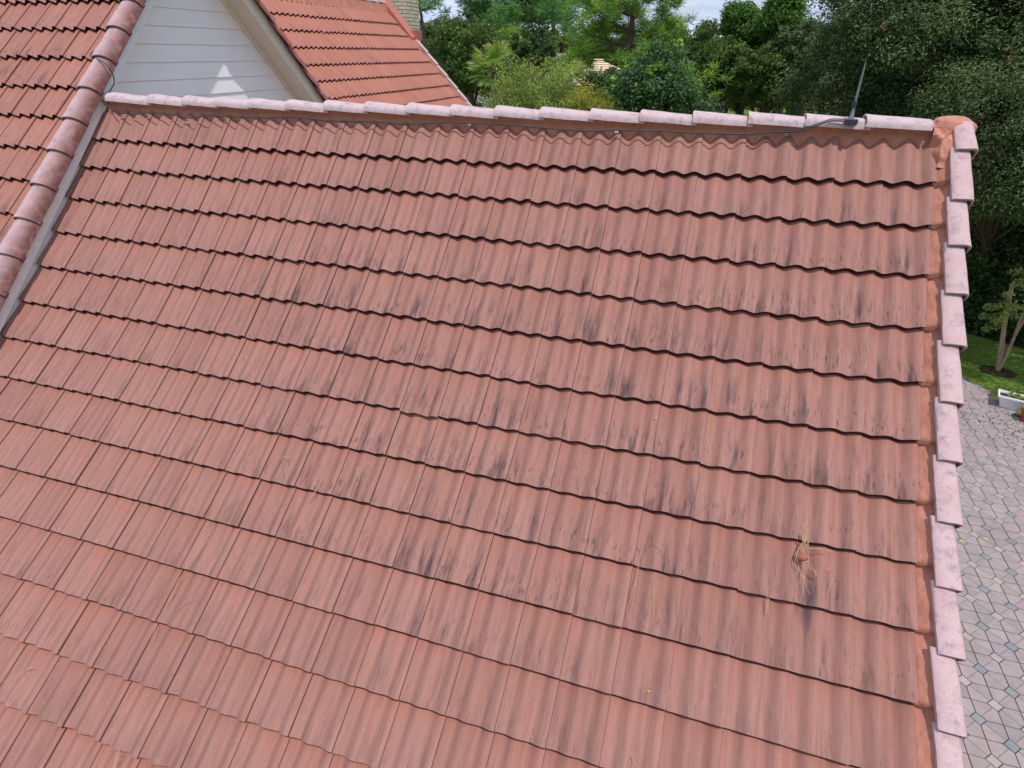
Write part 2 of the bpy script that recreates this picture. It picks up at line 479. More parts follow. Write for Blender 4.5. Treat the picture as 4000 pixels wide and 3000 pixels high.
# front slope
edges = [0.355] + [-o for o in OFF]
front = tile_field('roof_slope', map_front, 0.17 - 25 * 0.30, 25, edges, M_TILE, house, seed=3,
                   clip=lambda r: ((-7.030 if r < 1 else -7.066) + 0.008 * math.sin(r * 2.1), 0.172 + 0.006 * math.sin(r * 1.7)))
front['label'] = 'large front slope with dark grey streaks'
sheet('underlay', map_front, np.linspace(-7.075, 0.20, 60), np.linspace(0.40, -5.95, 40), lambda x, s: np.full_like(x, -0.085), M_UNDER, front)

# wider cut piece of tile along the left abutment is part of the field; ridge mortar
rngm = np.random.default_rng(5)
ph = rngm.random(8) * 6
def rough(x, s, a=0.006):
    return a * (np.sin(x * 23 + ph[0]) * 0.4 + np.sin(x * 51 + s * 70 + ph[1]) * 0.3 + np.sin(x * 97 + s * 40 + ph[2]) * 0.25 + np.sin(s * 160 + x * 11 + ph[3]) * 0.2)
def mortar_n(x, s):
    return np.interp(s, [0.27, 0.29, 0.316, 0.348, 0.354, 0.361, 0.371, 0.395], [-0.130, -0.108, -0.084, -0.041, -0.012, 0.018, 0.034, 0.020]) + rough(x * 0.7, s, 0.0055)
ridge_mortar = sheet('ridge_mortar', map_front, np.linspace(-7.0, 0.20, 720), np.linspace(0.395, 0.27, 34), mortar_n, M_MORTAR, front)
# verge mortar strip on the right: a channel between the tile ends and the caps
def vm(x, s):
    t = np.clip((x - 0.150) / (0.245 - 0.150), 0, 1)
    e = np.array([-o for o in OFF]); k = np.searchsorted(-e, -s)
    hi = np.where(k > 0, e[np.clip(k - 1, 0, len(e) - 1)], 0.355); lo = e[np.clip(k, 0, len(e) - 1)]
    f = np.clip((s - lo) / np.maximum(hi - lo, 0.01), 0, 1)
    left = -0.022 - 0.040 * f + 0.012 * np.sin(f * PI) * t
    right = 0.036 - 0.050 * np.clip((f - 0.55) / 0.45, 0, 1) ** 1.4
    return left + (right - left) * (t ** 1.15) + 0.6 * rough(s * 1.3, x, 0.008) + 0.0035 * np.sin(s * 190 + 3 * np.sin(s * 9)) * t
sv = []
for k in range(len(OFF)):
    hi = 0.30 if k == 0 else -OFF[k - 1]; lo = -OFF[k]
    sv += list(np.linspace(hi - 0.002, lo + 0.002, 15))
sheet('verge_mortar', map_front, np.linspace(0.150, 0.262, 14), np.array(sv), vm, M_MORTAR, front)

def ridge_cap(section0, section1, mat, parent, name='ridge_cap', top0=None, thick=0.014, segs=5, pale=None, label=None):
    """cap between two end sections (lists of world points, same count); open underneath"""
    A = [Vector(p) for p in section0]; B = [Vector(p) for p in section1]; n = len(A); mb = MB()
    ca = sum(A, Vector()) / n; cb = sum(B, Vector()) / n
    vs = []; tc = []
    rr = random.Random(int(abs(A[0].x * 1000 + A[0].y * 77)) + 3)
    for k in range(segs + 1):
        t = k / segs
        for i in range(n):
            w = 0.0016
            p = A[i].lerp(B[i], t) + Vector((rr.uniform(-w, w), rr.uniform(-w, w), rr.uniform(-w, w)))
            vs.append(p); tc.append((pale[i] if pale else 1.0, t, 0))
    m_ = len(vs)
    for k in range(segs + 1):
        t = k / segs
        for i in range(n):
            p = A[i].lerp(B[i], t); c = ca.lerp(cb, t) - Vector((0, 0, 0.03))
            d = (p - c); vs.append(p - d.normalized() * thick); tc.append((0.3, t, 0))
    fs = []
    for k in range(segs):
        for i in range(n - 1):
            a = k * n + i
            fs.append((a, a + 1, a + n + 1, a + n)); b = m_ + a
            fs.append((b + n, b + n + 1, b + 1, b))
    for k in (0, segs):
        for i in range(n - 1):
            a = k * n + i; fs.append((a, m_ + a, m_ + a + 1, a + 1) if k == 0 else (a + 1, m_ + a + 1, m_ + a, a))
    for k in range(segs):
        for i in (0, n - 1):
            a = k * n + i; fs.append((a, a + n, m_ + a + n, m_ + a) if i == 0 else (a + n, a, m_ + a, m_ + a + n))
    mb.add(vs, fs, tc)
    o = mb.build(name, mat, parent, True, 40)
    if label: o['label'] = label
    return o

# ridge caps of the front slope
RC = [-6.93, -6.436, -6.028, -5.653, -5.301, -4.903, -4.517, -4.128, -3.731, -3.343, -2.961, -2.586, -2.195, -1.816, -1.439, -1.058, -0.685, -0.311, 0.085]
PROF = [(-0.096, -0.037), (-0.093, -0.010), (-0.082, 0.008), (-0.056, 0.021), (-0.022, 0.028), (0.022, 0.028), (0.056, 0.021), (0.082, 0.008), (0.094, -0.018), (0.098, -0.050)]
def ridge_axis(x):
    return map_front(x, 0.430, 0.0)
rr = random.Random(4)
for i in range(len(RC) - 1):
    xa, xb = RC[i], RC[i + 1] + 0.035
    if i == len(RC) - 2: xb = RC[i + 1]
    dz = rr.uniform(-0.003, 0.003)
    def sec(x, lift, sc):
        a = ridge_axis(x); return [(x + rr.uniform(-.003, .003), a[1] + p[0] * sc, a[2] + p[1] * sc + lift + dz) for p in PROF]
    ridge_cap(sec(xa, 0.015, 1.07), sec(xb, -0.011, 0.93), M_CAP_RIDGE, front, 'ridge_cap', segs=6, thick=0.016)
# filler under the caps
mb = MB()
xs = np.linspace(-7.0, 0.3, 40)
vs = []
for x in xs:
    a = ridge_axis(x)
    vs += [(x, a[1] - 0.036, a[2] - 0.18), (x, a[1] - 0.036, a[2] - 0.052), (x, a[1], a[2] - 0.034), (x, a[1] + 0.088, a[2] - 0.045), (x, a[1] + 0.098, a[2] - 0.10)]
mb.add(vs, [(i * 5 + j, i * 5 + j + 1, i * 5 + j + 6, i * 5 + j + 5) for i in range(len(xs) - 1) for j in range(4)])
mb.build('ridge_filler', M_MORTAR, front, True)

# right verge caps
VJ = [0.300, 0.190, -0.155, -0.465, -0.785, -1.115, -1.475, -1.827, -2.179, -2.530, -2.868, -3.218, -3.57, -3.92, -4.27, -4.62, -4.97, -5.32, -5.67]
VJ = [0.385] + VJ[1:]
def vsec(s, sc, lift, xo=0.0):
    L = [(-0.056, 0.036), (-0.055, 0.054), (-0.045, 0.062), (-0.010, 0.067), (0.030, 0.067), (0.052, 0.061), (0.066, 0.042), (0.072, 0.008), (0.073, -0.09)]
    return [map_front(0.277 + xo + p[0] * sc, s, p[1] + lift) for p in L]
for i in range(len(VJ) - 1):
    sa, sb = VJ[i], VJ[i + 1]
    xo = rr.uniform(-0.004, 0.004)
    ridge_cap(vsec(sb, 1.05, 0.014, xo + 0.013), vsec(min(sa + 0.03, 0.40), 0.94, -0.014, xo - 0.011), M_CAP, front, 'verge_cap', segs=6, thick=0.016,
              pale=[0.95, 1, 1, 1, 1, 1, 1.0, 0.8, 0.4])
# inner core of the verge
mb = MB(); vs = []
for s in np.linspace(0.42, -5.9, 30):
    for (x, n) in ((0.240, -0.09), (0.245, 0.010), (0.295, 0.024), (0.315, -0.01), (0.318, -0.22)):
        vs.append(map_front(x, s, n))
mb.add(vs, [(i * 5 + j, i * 5 + j + 1, i * 5 + j + 6, i * 5 + j + 5) for i in range(29) for j in range(4)])
mb.build('verge_core', M_MORTAR, front, True)

# smeared mortar at the corner of ridge and verge
def lump(name, c, rad, mat, parent, seed=0, amp=0.12, n1_=28, n2_=16, fr=(3, 5)):
    rg = random.Random(seed); ph_ = [rg.uniform(0, 6.3) for _ in range(8)]
    mb = MB(); vs = []
    for i in range(n2_ + 1):
        th = PI * i / n2_
        for j in range(n1_):
            f = 2 * PI * j / n1_
            d = Vector((math.sin(th) * math.cos(f), math.sin(th) * math.sin(f), math.cos(th)))
            k = 1 + amp * (math.sin(fr[0] * d.x * 2 + ph_[0]) * math.sin(fr[1] * d.y * 2 + ph_[1]) + 0.5 * math.sin(fr[1] * 2 * d.z + ph_[2] + 3 * d.x) + 0.35 * math.sin(9 * d.x + 7 * d.y + ph_[3]))
            vs.append((c[0] + d.x * rad[0] * k, c[1] + d.y * rad[1] * k, c[2] + d.z * rad[2] * k))
    fs = [(i * n1_ + j, (i + 1) * n1_ + j, (i + 1) * n1_ + (j + 1) % n1_, i * n1_ + (j + 1) % n1_) for i in range(n2_) for j in range(n1_)]
    mb.add(vs, fs); return mb.build(name, mat, parent, True)
a = ridge_axis(0.19)
lump('corner_mortar', (0.215, a[1] + 0.01, a[2] - 0.040), (0.142, 0.100, 0.078), M_MORTAR, front, 3, 0.035)
def corner_n(x, s):
    low = np.clip((0.165 - x) / 0.05, 0, 1) * np.clip((0.315 - s) / 0.05, 0, 1)
    dip = np.clip((0.20 - s) / 0.06, 0, 1)
    return 0.034 - 0.085 * low - 0.028 * dip + 0.9 * rough(x * 1.2 + s * 0.4, s * 0.6, 0.012) - 0.012 * np.exp(-((x - 0.10 - (s - 0.20) * 0.9) / 0.006) ** 2)
sheet('corner_mortar', map_front, np.linspace(0.115, 0.262, 60), np.linspace(0.42, 0.10, 90), corner_n, M_MORTAR, front)

# rear slope behind the front ridge (not seen from the photo, but there)
ra = ridge_axis(-3.5)
rear_map = plane_map((0, ra[1] + 0.10, ra[2] - 0.16), (1, 0, 0), (0, -0.7071, 0.7071))
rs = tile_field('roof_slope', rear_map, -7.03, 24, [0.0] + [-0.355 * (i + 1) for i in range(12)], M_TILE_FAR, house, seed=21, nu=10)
rs['label'] = 'rear slope behind the front ridge'

# ---- upper roof on the left, with its white sided gable
UY, UZ = 1.80, 2.22           # ridge of the upper roof
s45 = math.sqrt(0.5)
up_map = plane_map((0, UY, UZ), (1, 0, 0), (0, s45, s45))
top_s = 0.0
c0 = (1.25 + 0.42 * s45) - (UY + UZ) * s45   # first visible course line in slope coordinate
def sc(v): return v - (UY + UZ) * s45
lines = [1.255, 0.885, 0.520, 0.165, -0.198, -0.560]
L2 = [sc(l) for l in lines]
ed = [L2[0] + 0.37 * k for k in (3, 2, 1)] + L2 + [L2[-1] - 0.36 * (k + 1) for k in range(11)]
ed = [e for e in ed if e < -0.05]; ed = [-0.02] + ed
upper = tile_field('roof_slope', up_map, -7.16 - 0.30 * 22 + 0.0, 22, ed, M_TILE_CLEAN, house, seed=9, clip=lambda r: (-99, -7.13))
upper['label'] = 'upper left slope with sharply rippled courses'
sheet('underlay', up_map, np.linspace(-13.8, -7.1, 3), np.array([0.0, ed[-1] + 0.02]), lambda x, s: np.full_like(x, -0.08), M_UNDER, upper)
up_rear = plane_map((0, UY, UZ), (1, 0, 0), (0, -s45, s45))
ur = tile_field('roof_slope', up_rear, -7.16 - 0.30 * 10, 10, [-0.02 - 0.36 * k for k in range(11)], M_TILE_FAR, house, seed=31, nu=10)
ur['label'] = 'rear plane of the upper roof'

def arc_sec(mapf, s, xc, w, h, n0, k=11, lift=0.0):
    out = []
    for i in range(k):
        t = PI * i / (k - 1)
        out.append(mapf(xc - w * math.cos(t), s, n0 + h * math.sin(t) ** 0.8 + lift))
    return out
J0 = [1.487, 1.138, 0.776, 0.409, 0.056, -0.301, -0.667, -1.022, -1.384]
J0 = [sc(j) for j in J0]
J0 = [-0.02, J0[0] + 0.35] + J0 + [J0[-1] - 0.36 * (k + 1) for k in range(8)]
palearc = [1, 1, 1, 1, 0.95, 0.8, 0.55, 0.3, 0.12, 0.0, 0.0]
for i in range(len(J0) - 1):
    sa, sb = J0[i], J0[i + 1]
    ridge_cap(arc_sec(up_map, sb, -7.113, 0.136, 0.112, 0.0, lift=0.010), arc_sec(up_map, min(sa + 0.04, 0), -7.115, 0.122, 0.102, 0.0, lift=-0.012),
              M_CAP, upper, 'verge_cap', segs=4, thick=0.014, pale=palearc)
# rear rake caps
bz = [2.838, 3.113, 3.373, 3.625, 3.865]
bs = [-(b - UY) / s45 for b in bz]
bs = [0.0, bs[0] + 0.72, bs[0] + 0.36] + bs + [bs[-1] - 0.36, bs[-1] - 0.72, bs[-1] - 1.08]
for i in range(len(bs) - 1):
    ridge_cap(arc_sec(up_rear, bs[i + 1], -7.095, 0.165, 0.135, 0.0, lift=0.014), arc_sec(up_rear, min(bs[i] + 0.04, 0), -7.10, 0.145, 0.122, 0.0, lift=-0.012),
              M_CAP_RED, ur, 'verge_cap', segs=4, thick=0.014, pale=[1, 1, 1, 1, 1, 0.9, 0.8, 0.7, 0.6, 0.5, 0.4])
# ridge caps of the upper roof
for k in range(18):
    xa = -7.0 - k * 0.37
    f = lambda x, l: [(x, UY + 0.13 * math.cos(PI - PI * i / 8), UZ - 0.03 + (0.10 + l) * math.sin(PI * i / 8)) for i in range(9)]
    ridge_cap(f(xa, 0.012), f(xa - 0.40, -0.012), M_CAP, upper, 'ridge_cap', segs=2, thick=0.014)

# gable wall with lap siding, plane x = -7.35
XW = -7.35
gable = MB()
lapz = 0.589; pitch_l = 0.1785
z0 = lapz - 30 * pitch_l
k = 0
AY = 1.79
while True:
    zb = z0 + k * pitch_l; zt = zb + pitch_l
    if zb > 2.05: break
    def yr(z): return (z - 0.33, 3.90 - z)       # front and rear limits under the soffit
    ya0, yb0 = yr(zb); ya1, yb1 = yr(min(zt, 2.10))
    ya0 = max(ya0, -4.1); ya1 = max(ya1, -4.1); yb0 = min(yb0, 6.5); yb1 = min(yb1, 6.5)
    zt2 = min(zt, 2.10)
    if yb1 < ya1: yb1 = ya1 = AY
    x0_, x1_ = XW + 0.012, XW
    gable.add([(x0_, ya0, zb), (x0_, yb0, zb), (x1_, yb1, zt2), (x1_, ya1, zt2), (x1_ - 0.002, ya0, zb), (x1_ - 0.002, yb0, zb)],
              [(0, 1, 2, 3), (4, 5, 1, 0)])
    k += 1
gw = gable.build('gable_wall', M_SIDING, house)
gw['label'] = 'white lap siding of the gable'

def rake_board(o, d, n, x0_, x1_, lo, hi, L, name, mat, parent):
    """board along a rake: from point o=(y,z) along d, between offsets lo..hi in vertical z, spanning x0..x1"""
    mb = MB(); vs = []
    for t in (0, L):
        y = o[0] + d[0] * t; z = o[1] + d[1] * t
        for (x, h) in ((x0_, lo), (x1_, lo), (x1_, hi), (x0_, hi)): vs.append((x, y, z + h))
    mb.add(vs, [(0, 1, 2, 3), (7, 6, 5, 4), (0, 4, 5, 1), (1, 5, 6, 2), (2, 6, 7, 3), (3, 7, 4, 0)])
    return mb.build(name, mat, parent)
# front rake (descends toward the camera): z = y + 0.275 .. ; rear rake: z = -y + 3.86 ..
LB = 7.9
AYf = 1.7925
rake_board((AYf, AYf), (-s45, -s45), None, -7.055, -7.030, 0.275, 0.435, LB, 'fascia', M_TRIM, house)
rake_board((AYf, -AYf), (s45, -s45), None, -7.055, -7.030, 3.86, 4.085, 4.2, 'fascia', M_SOFFIT, house)
rake_board((AYf, -AYf), (s45, -s45), None, -7.052, -7.018, 4.06, 4.10, 4.2, 'drip_edge', M_FLASH, house)
rake_board((AYf, AYf), (-s45, -s45), None, -7.42, -7.056, 0.278, 0.292, LB, 'soffit', M_SOFFIT, house)
rake_board((AYf, -AYf), (s45, -s45), None, -7.42, -7.056, 3.90, 3.92, 4.2, 'soffit', M_SOFFIT, house)
rake_board((AYf, -AYf), (s45, -s45), None, -7.345, -7.322, 3.82, 3.899, 4.2, 'frieze_board', M_SOFFIT, house)
# the fascia carries on down to the front slope below the ridge
rake_board((0.12, 0.12), (-s45, -s45), None, -7.105, -7.082, 0.02, 0.30, 6.2, 'fascia', M_TRIM, house)

# ---- far wing: slope facing right, ridge running away
A2 = R(46.0); c2, s2 = math.cos(A2), math.sin(A2)
# points on the plane: u = x c2 - z s2 (down-slope coordinate)
O2 = np.array([-8.691, 0, 1.472]) ; U2 = O2[0] * c2 - O2[2] * s2
far_map = plane_map(O2, (0, 1, 0), (-c2, 0, s2))
# s2c = -(u - U2)
ul = [-7.440, -7.090, -6.750, -6.390, -6.033, -5.699, -5.355, -5.030, -4.68, -4.33, -3.98, -3.63, -3.28]
e2 = [-(u - U2) for u in ul]
e2[0] += 0.03
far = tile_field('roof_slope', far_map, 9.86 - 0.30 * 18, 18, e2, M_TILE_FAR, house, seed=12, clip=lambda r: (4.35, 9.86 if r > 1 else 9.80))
far['label'] = 'orange slope of the far wing'
sheet('underlay', far_map, np.array([4.35, 9.9]), np.array([e2[0] + 0.1, e2[-1]]), lambda x, s: np.full_like(x, -0.085), M_UNDER, far)
sheet('ridge_mortar', far_map, np.linspace(4.35, 9.92, 260), np.linspace(e2[0] + 0.14, e2[0] - 0.05, 8),
      lambda x, s: 0.045 - 0.095 * np.clip((e2[0] + 0.14 - s) / 0.19, 0, 1) + rough(x, s, 0.005), M_MORTAR, far)
R2S = e2[0] + 0.21
for k in range(15):
    ya = 9.95 - k * 0.385
    def f2(y, l, scl):
        a = far_map(y, R2S, 0.0)
        return [(a[0] - p[0] * scl, y, a[2] + p[1] * scl + l) for p in PROF]
    ridge_cap(f2(ya, -0.008 + 0.0, 0.94), f2(ya - 0.42, 0.011, 1.06), M_CAP_RIDGE, far, 'ridge_cap', segs=2, thick=0.014)
    if ya < 4.7: break
# right verge caps of the far wing, from below the chimney down
vs0 = -( -6.575 - U2)
for k in range(12):
    sa = vs0 - 0.345 * k; sb = sa - 0.345
    g = lambda s, l, w: [far_map(9.955 + px * w, s, pn + l) for (px, pn) in ((-0.055, 0.0), (-0.055, 0.030), (-0.03, 0.045), (0.03, 0.045), (0.055, 0.03), (0.06, -0.06))]
    ridge_cap(g(sb, 0.008, 1.08), g(sa + 0.03, -0.01, 0.95), M_CAP, far, 'verge_cap', segs=2, thick=0.012)
sheet('verge_mortar', far_map, np.linspace(9.84, 9.93, 4), np.linspace(e2[0], e2[-1], 60), lambda x, s: -0.012 + rough(s, x, 0.006), M_MORTAR, far)
# chimney flashing: sloping side sheet and a small saddle box
mb = MB()
q = [far_map(9.82, e2[0] + 0.30, -0.03), far_map(9.82, vs0 + 0.02, -0.06), far_map(9.98, vs0 + 0.02, 0.00), far_map(9.98, e2[0] + 0.30, 0.06)]
q2 = [p + np.array([0, 0, 0.10]) for p in q]
mb.add(q + q2, [(0, 1, 2, 3), (4, 7, 6, 5), (0, 4, 5, 1), (1, 5, 6, 2), (2, 6, 7, 3), (3, 7, 4, 0)])
mb.build('flashing', M_FLASH_RED, far)
pb = far_map(10.06, vs0 + 0.13, 0.05)
mb = MB(); mb.box(pb, (0.09, 0.12, 0.10)); mb.build('flashing', M_FLASH_RED, far)

def brick_box(name, x0, x1, y0, y1, z0, z1, parent, mat=M_BRICK):
    mb = MB()
    P = [(x0, y0), (x1, y0), (x1, y1), (x0, y1)]
    run = 0
    for i in range(4):
        a, b = P[i], P[(i + 1) % 4]; L = math.hypot(b[0] - a[0], b[1] - a[1])
        mb.add([(a[0], a[1], z0), (b[0], b[1], z0), (b[0], b[1], z1), (a[0], a[1], z1)], [(0, 1, 2, 3)],
               [(run, z0, 0), (run + L, z0, 0), (run + L, z1, 0), (run, z1, 0)]); run += L
    mb.add([(x0, y0, z1), (x1, y0, z1), (x1, y1, z1), (x0, y1, z1)], [(0, 1, 2, 3)])
    return mb.build(name, mat, parent)
# chimney corner seen at photo x 1587, far right edge 1640, left edge 1465
def hit_y(px, py, y):
    r = ray(px, py); return CAM + r * ((y - CAM[1]) / r[1])
CY0 = 10.14
ck = hit_y(1587, 60, CY0); cl_ = hit_y(1465, 10, CY0)
r_ = ray(1640, 100); tt_ = (ck[0] - CAM[0]) / r_[0]; CY1 = CAM[1] + r_[1] * tt_
chim = brick_box('chimney', cl_[0], ck[0], CY0, CY1, GZ, 3.6, house)
chim['label'] = 'cream brick chimney'
mb = MB(); mb.box(((cl_[0] + ck[0]) / 2, (CY0 + CY1) / 2, 3.66), ((ck[0] - cl_[0]) / 2 + 0.06, (CY1 - CY0) / 2 + 0.06, 0.06)); mb.build('chimney_cap', M_WALL, chim)

# walls under the roofs
mb = MB()
e_ = map_front(-3.4, -5.7, -0.2)
def wall_poly(pts): mb.add(pts, [tuple(range(len(pts)))])
yF = e_[1] + 0.45; zF = e_[2] + 0.25
yR = ra[1] + (ra[1] - yF)
rg_ = ridge_axis(0.0)
wx = 0.10
wall_poly([(wx, yF, GZ), (wx, yR, GZ), (wx, yR, zF - 0.25), (wx, rg_[1], rg_[2] - 0.30), (wx, -1.2, map_front(0, -1.9, -0.15)[2] + 0.25 - 0.5), (wx, yF, zF - 0.25)])
wall_poly([(-13.5, yF, GZ), (wx, yF, GZ), (wx, yF, zF - 0.12), (-13.5, yF, zF - 0.12)])
wall_poly([(wx, yR, GZ), (-7.35, yR, GZ), (-7.35, yR, zF - 0.12), (wx, yR, zF - 0.12)])
wall_poly([(-5.4, 4.6, GZ), (-5.4, 9.7, GZ), (-5.4, 9.7, -2.3), (-5.4, 4.6, -2.3)])
wall_poly([(-5.4, 9.7, GZ), (-12.4, 9.7, GZ), (-12.4, 9.7, -2.3), (-8.95, 9.7, 1.55), (-5.4, 9.7, -2.3)])
mb.build('outer_wall', M_WALL, house)
# opposite slope of the far wing
back_map = plane_map((2 * far_map(0, R2S, 0)[0] - 0, 0, far_map(0, R2S, 0)[2]) if False else (far_map(0, R2S, 0)[0], 0, far_map(0, R2S, 0)[2] - 0.03), (0, 1, 0), (c2, 0, s2))
bk = tile_field('roof_slope', back_map, 4.4, 18, [-0.03 - 0.36 * k for k in range(12)], M_TILE_FAR, house, seed=41, nu=8)
bk['label'] = 'hidden opposite slope of the far wing'

# ------------------------------------------------------------------ lightning rod, cables
def fpt(x, s, n=0.0): return map_front(x, s, n)
def on_front(px, py, dn=0.0):
    x, s = -3.0, -1.5
    def pr(x, s):
        c = RW @ (map_front(x, s, dn) - CAM); return np.array([2000 + FPX * c[0] / c[2], 1500 + FPX * c[1] / c[2]])
    for _ in range(30):
        f0 = pr(x, s) - [px, py]
        Jm = np.stack([(pr(x + 1e-4, s) - [px, py] - f0) / 1e-4, (pr(x, s + 1e-4) - [px, py] - f0) / 1e-4], 1)
        d = np.clip(np.linalg.solve(Jm, -f0), -1.2, 1.2); x += d[0]; s += d[1]
    return x, s
xr, sr = on_front(3323, 476, 0.075)
bp = map_front(xr, sr, 0.075)
rod = empty('lightning_rod', bp, 'slender grey lightning rod standing upright on the pink ridge caps', 'lightning rod')
r_ = ray(3376, 227); tipz = CAM[2] + r_[2] * ((bp[1] + 0.02 - CAM[1]) / r_[1])
bx_, by_, bz_ = bp
mb = MB(); mb.tube([(bx_, by_ + .02, bz_ + 0.08), (bx_, by_ + .02, bz_ + 0.16), (bx_, by_ + .02, tipz - 0.13), (bx_, by_ + .02, tipz - 0.06), (bx_, by_ + .02, tipz)], [0.0085, 0.0082, 0.0075, 0.005, 0.001], 12)
mb.build('rod', M_ALU, rod, True, 40)
mb = MB(); mb.tube([(bx_, by_ + .02, bz_ + 0.085), (bx_, by_ + .02, bz_ + 0.125)], [0.0125, 0.0125], 12); mb.build('collar', M_DARK, rod, True, 40)
mb = MB(); mb.tube([(bx_, by_ + .02, bz_ - 0.012), (bx_, by_ + .018, bz_ + 0.012), (bx_, by_ + .02, bz_ + 0.04), (bx_, by_ + .02, bz_ + 0.088)], [0.033, 0.024, 0.013, 0.009], 14); mb.build('sealant_cone', M_SEAL, rod, True, 60)
mb = MB(); mb.box((bx_, by_ - 0.015, bz_ + 0.004), (0.038, 0.020, 0.012)); mb.box((bx_, by_ - 0.022, bz_ - 0.012), (0.033, 0.016, 0.007))
mb.build('clamp', M_DARK, rod)
for dx in (-0.027, 0.027):
    mb = MB(); mb.tube([(bx_ + dx, by_ - 0.018, bz_ + 0.010), (bx_ + dx, by_ - 0.018, bz_ + 0.021)], 0.0055, 8); mb.build('bolt', M_CLIP, rod)

CPX = [(423, 409), (440, 428), (457, 438), (479, 442), (533, 446), (579, 441), (633, 443), (692, 452), (732, 461), (769, 459), (814, 451), (882, 455), (960, 458),
       (1036, 460), (1153, 458), (1275, 471), (1442, 475), (1578, 484), (1736, 479), (1835, 481), (1975, 486), (2093, 497), (2278, 511), (2408, 509), (2571, 512),
       (2707, 519), (2901, 524), (3023, 516), (3100, 514), (3159, 502), (3227, 478), (3254, 472), (3300, 472)]
def smooth_pts(P, sub=6):
    P = [Vector([float(c) for c in p]) for p in P]; out = []
    for i in range(len(P) - 1):
        p0 = P[max(i - 1, 0)]; p1 = P[i]; p2 = P[i + 1]; p3 = P[min(i + 2, len(P) - 1)]
        for k in range(sub):
            t = k / sub
            out.append(0.5 * ((2 * p1) + (p2 - p0) * t + (2 * p0 - 5 * p1 + 4 * p2 - p3) * t * t + (3 * p1 - p0 - 3 * p2 + p3) * t ** 3))
    out.append(P[-1]); return out
cpts = []
for i, (px, py) in enumerate(CPX):
    n_ = 0.030 if px < 3110 else 0.030 + 0.060 * min(1, (px - 3110) / 110)
    x, s = on_front(px, py, n_); cpts.append(map_front(x, s, n_))
cpts[-1] = np.array([bx_ - 0.03, by_ - 0.015, bz_ + 0.004])
cable = empty('ridge_cable', cpts[0], 'thin dark braided cable running below the ridge to the lightning rod', 'cable')
sp_ = smooth_pts(cpts, 6)
mb = MB(); mb.tube(sp_, 0.0054, 8); mb.build('conductor', M_CABLE, cable, True)
tail = [p + Vector((0, 0.0, 0.0)) for p in sp_[-40:]]
tail = [p + Vector((0.0, 0.006, 0.011)) * min(1, i / 8) for i, p in enumerate(tail)]
mb = MB(); mb.tube(tail, 0.0036, 8); mb.build('conductor', M_CABLE, cable, True)
for (px, py) in [(477, 447), (577, 445), (732, 464), (881, 459), (1327, 481), (1834, 485), (2408, 513), (3072, 520)]:
    x, s = on_front(px, py + 5, 0.004); p = map_front(x, s, 0.006)
    mb = MB(); mb.box(p, (0.010, 0.010, 0.004), Matrix.Rotation(R(48), 3, 'X'))
    mb.tube([p + np.array([0, -0.004, 0.002]), p + np.array([0, -0.008, 0.010])], 0.004, 8)
    mb.build('clip', M_CLIP, cable)

# second cable over the upper verge caps
def on_upper(px, py, dn):
    r = ray(px, py); n = np.array([0, -s45, s45]); o = np.array([0, UY, UZ]) + n * dn
    return CAM + r * ((n @ o - n @ CAM) / (n @ r))
k_ = 0.45208
cp = [on_upper(835 * k_, 430 * k_, 0.03), on_upper(785 * k_, 465 * k_, 0.03), on_upper(795 * k_, 495 * k_, 0.05), on_upper(850 * k_, 515 * k_, 0.10), on_upper(900 * k_, 545 * k_, 0.118), on_upper(950 * k_, 600 * k_, 0.10)]
def on_xw(px, py, x):
    r = ray(px, py); return CAM + r * ((x - CAM[0]) / r[0])
cp += [on_xw(982 * k_, 665 * k_, -6.965), on_xw(985 * k_, 720 * k_, -6.975), on_xw(968 * k_, 755 * k_, -6.99), on_xw(945 * k_, 800 * k_, -7.005), on_xw(938 * k_, 845 * k_, -7.0), cpts[0]]
c2o = empty('verge_cable', cp[0], 'short dark cable looped over the upper left verge cap', 'cable')
mb = MB(); mb.tube(smooth_pts(cp, 6), 0.0055, 8); mb.build('conductor', M_CABLE, c2o, True)
pcl = on_xw(940 * k_, 850 * k_, -6.995)
mb = MB(); mb.box(pcl, (0.014, 0.030, 0.016)); mb.box(pcl + np.array([0.004, 0.022, 0.024]), (0.012, 0.018, 0.012)); mb.build('clamp', M_DARK, c2o)
mb = MB(); mb.tube([pcl + np.array([0.014, -0.01, 0]), pcl + np.array([0.03, -0.01, 0])], 0.009, 8); mb.tube([pcl + np.array([0.014, 0.012, 0.012]), pcl + np.array([0.028, 0.012, 0.012])], 0.008, 8); mb.build('bolt', M_CLIP, c2o)

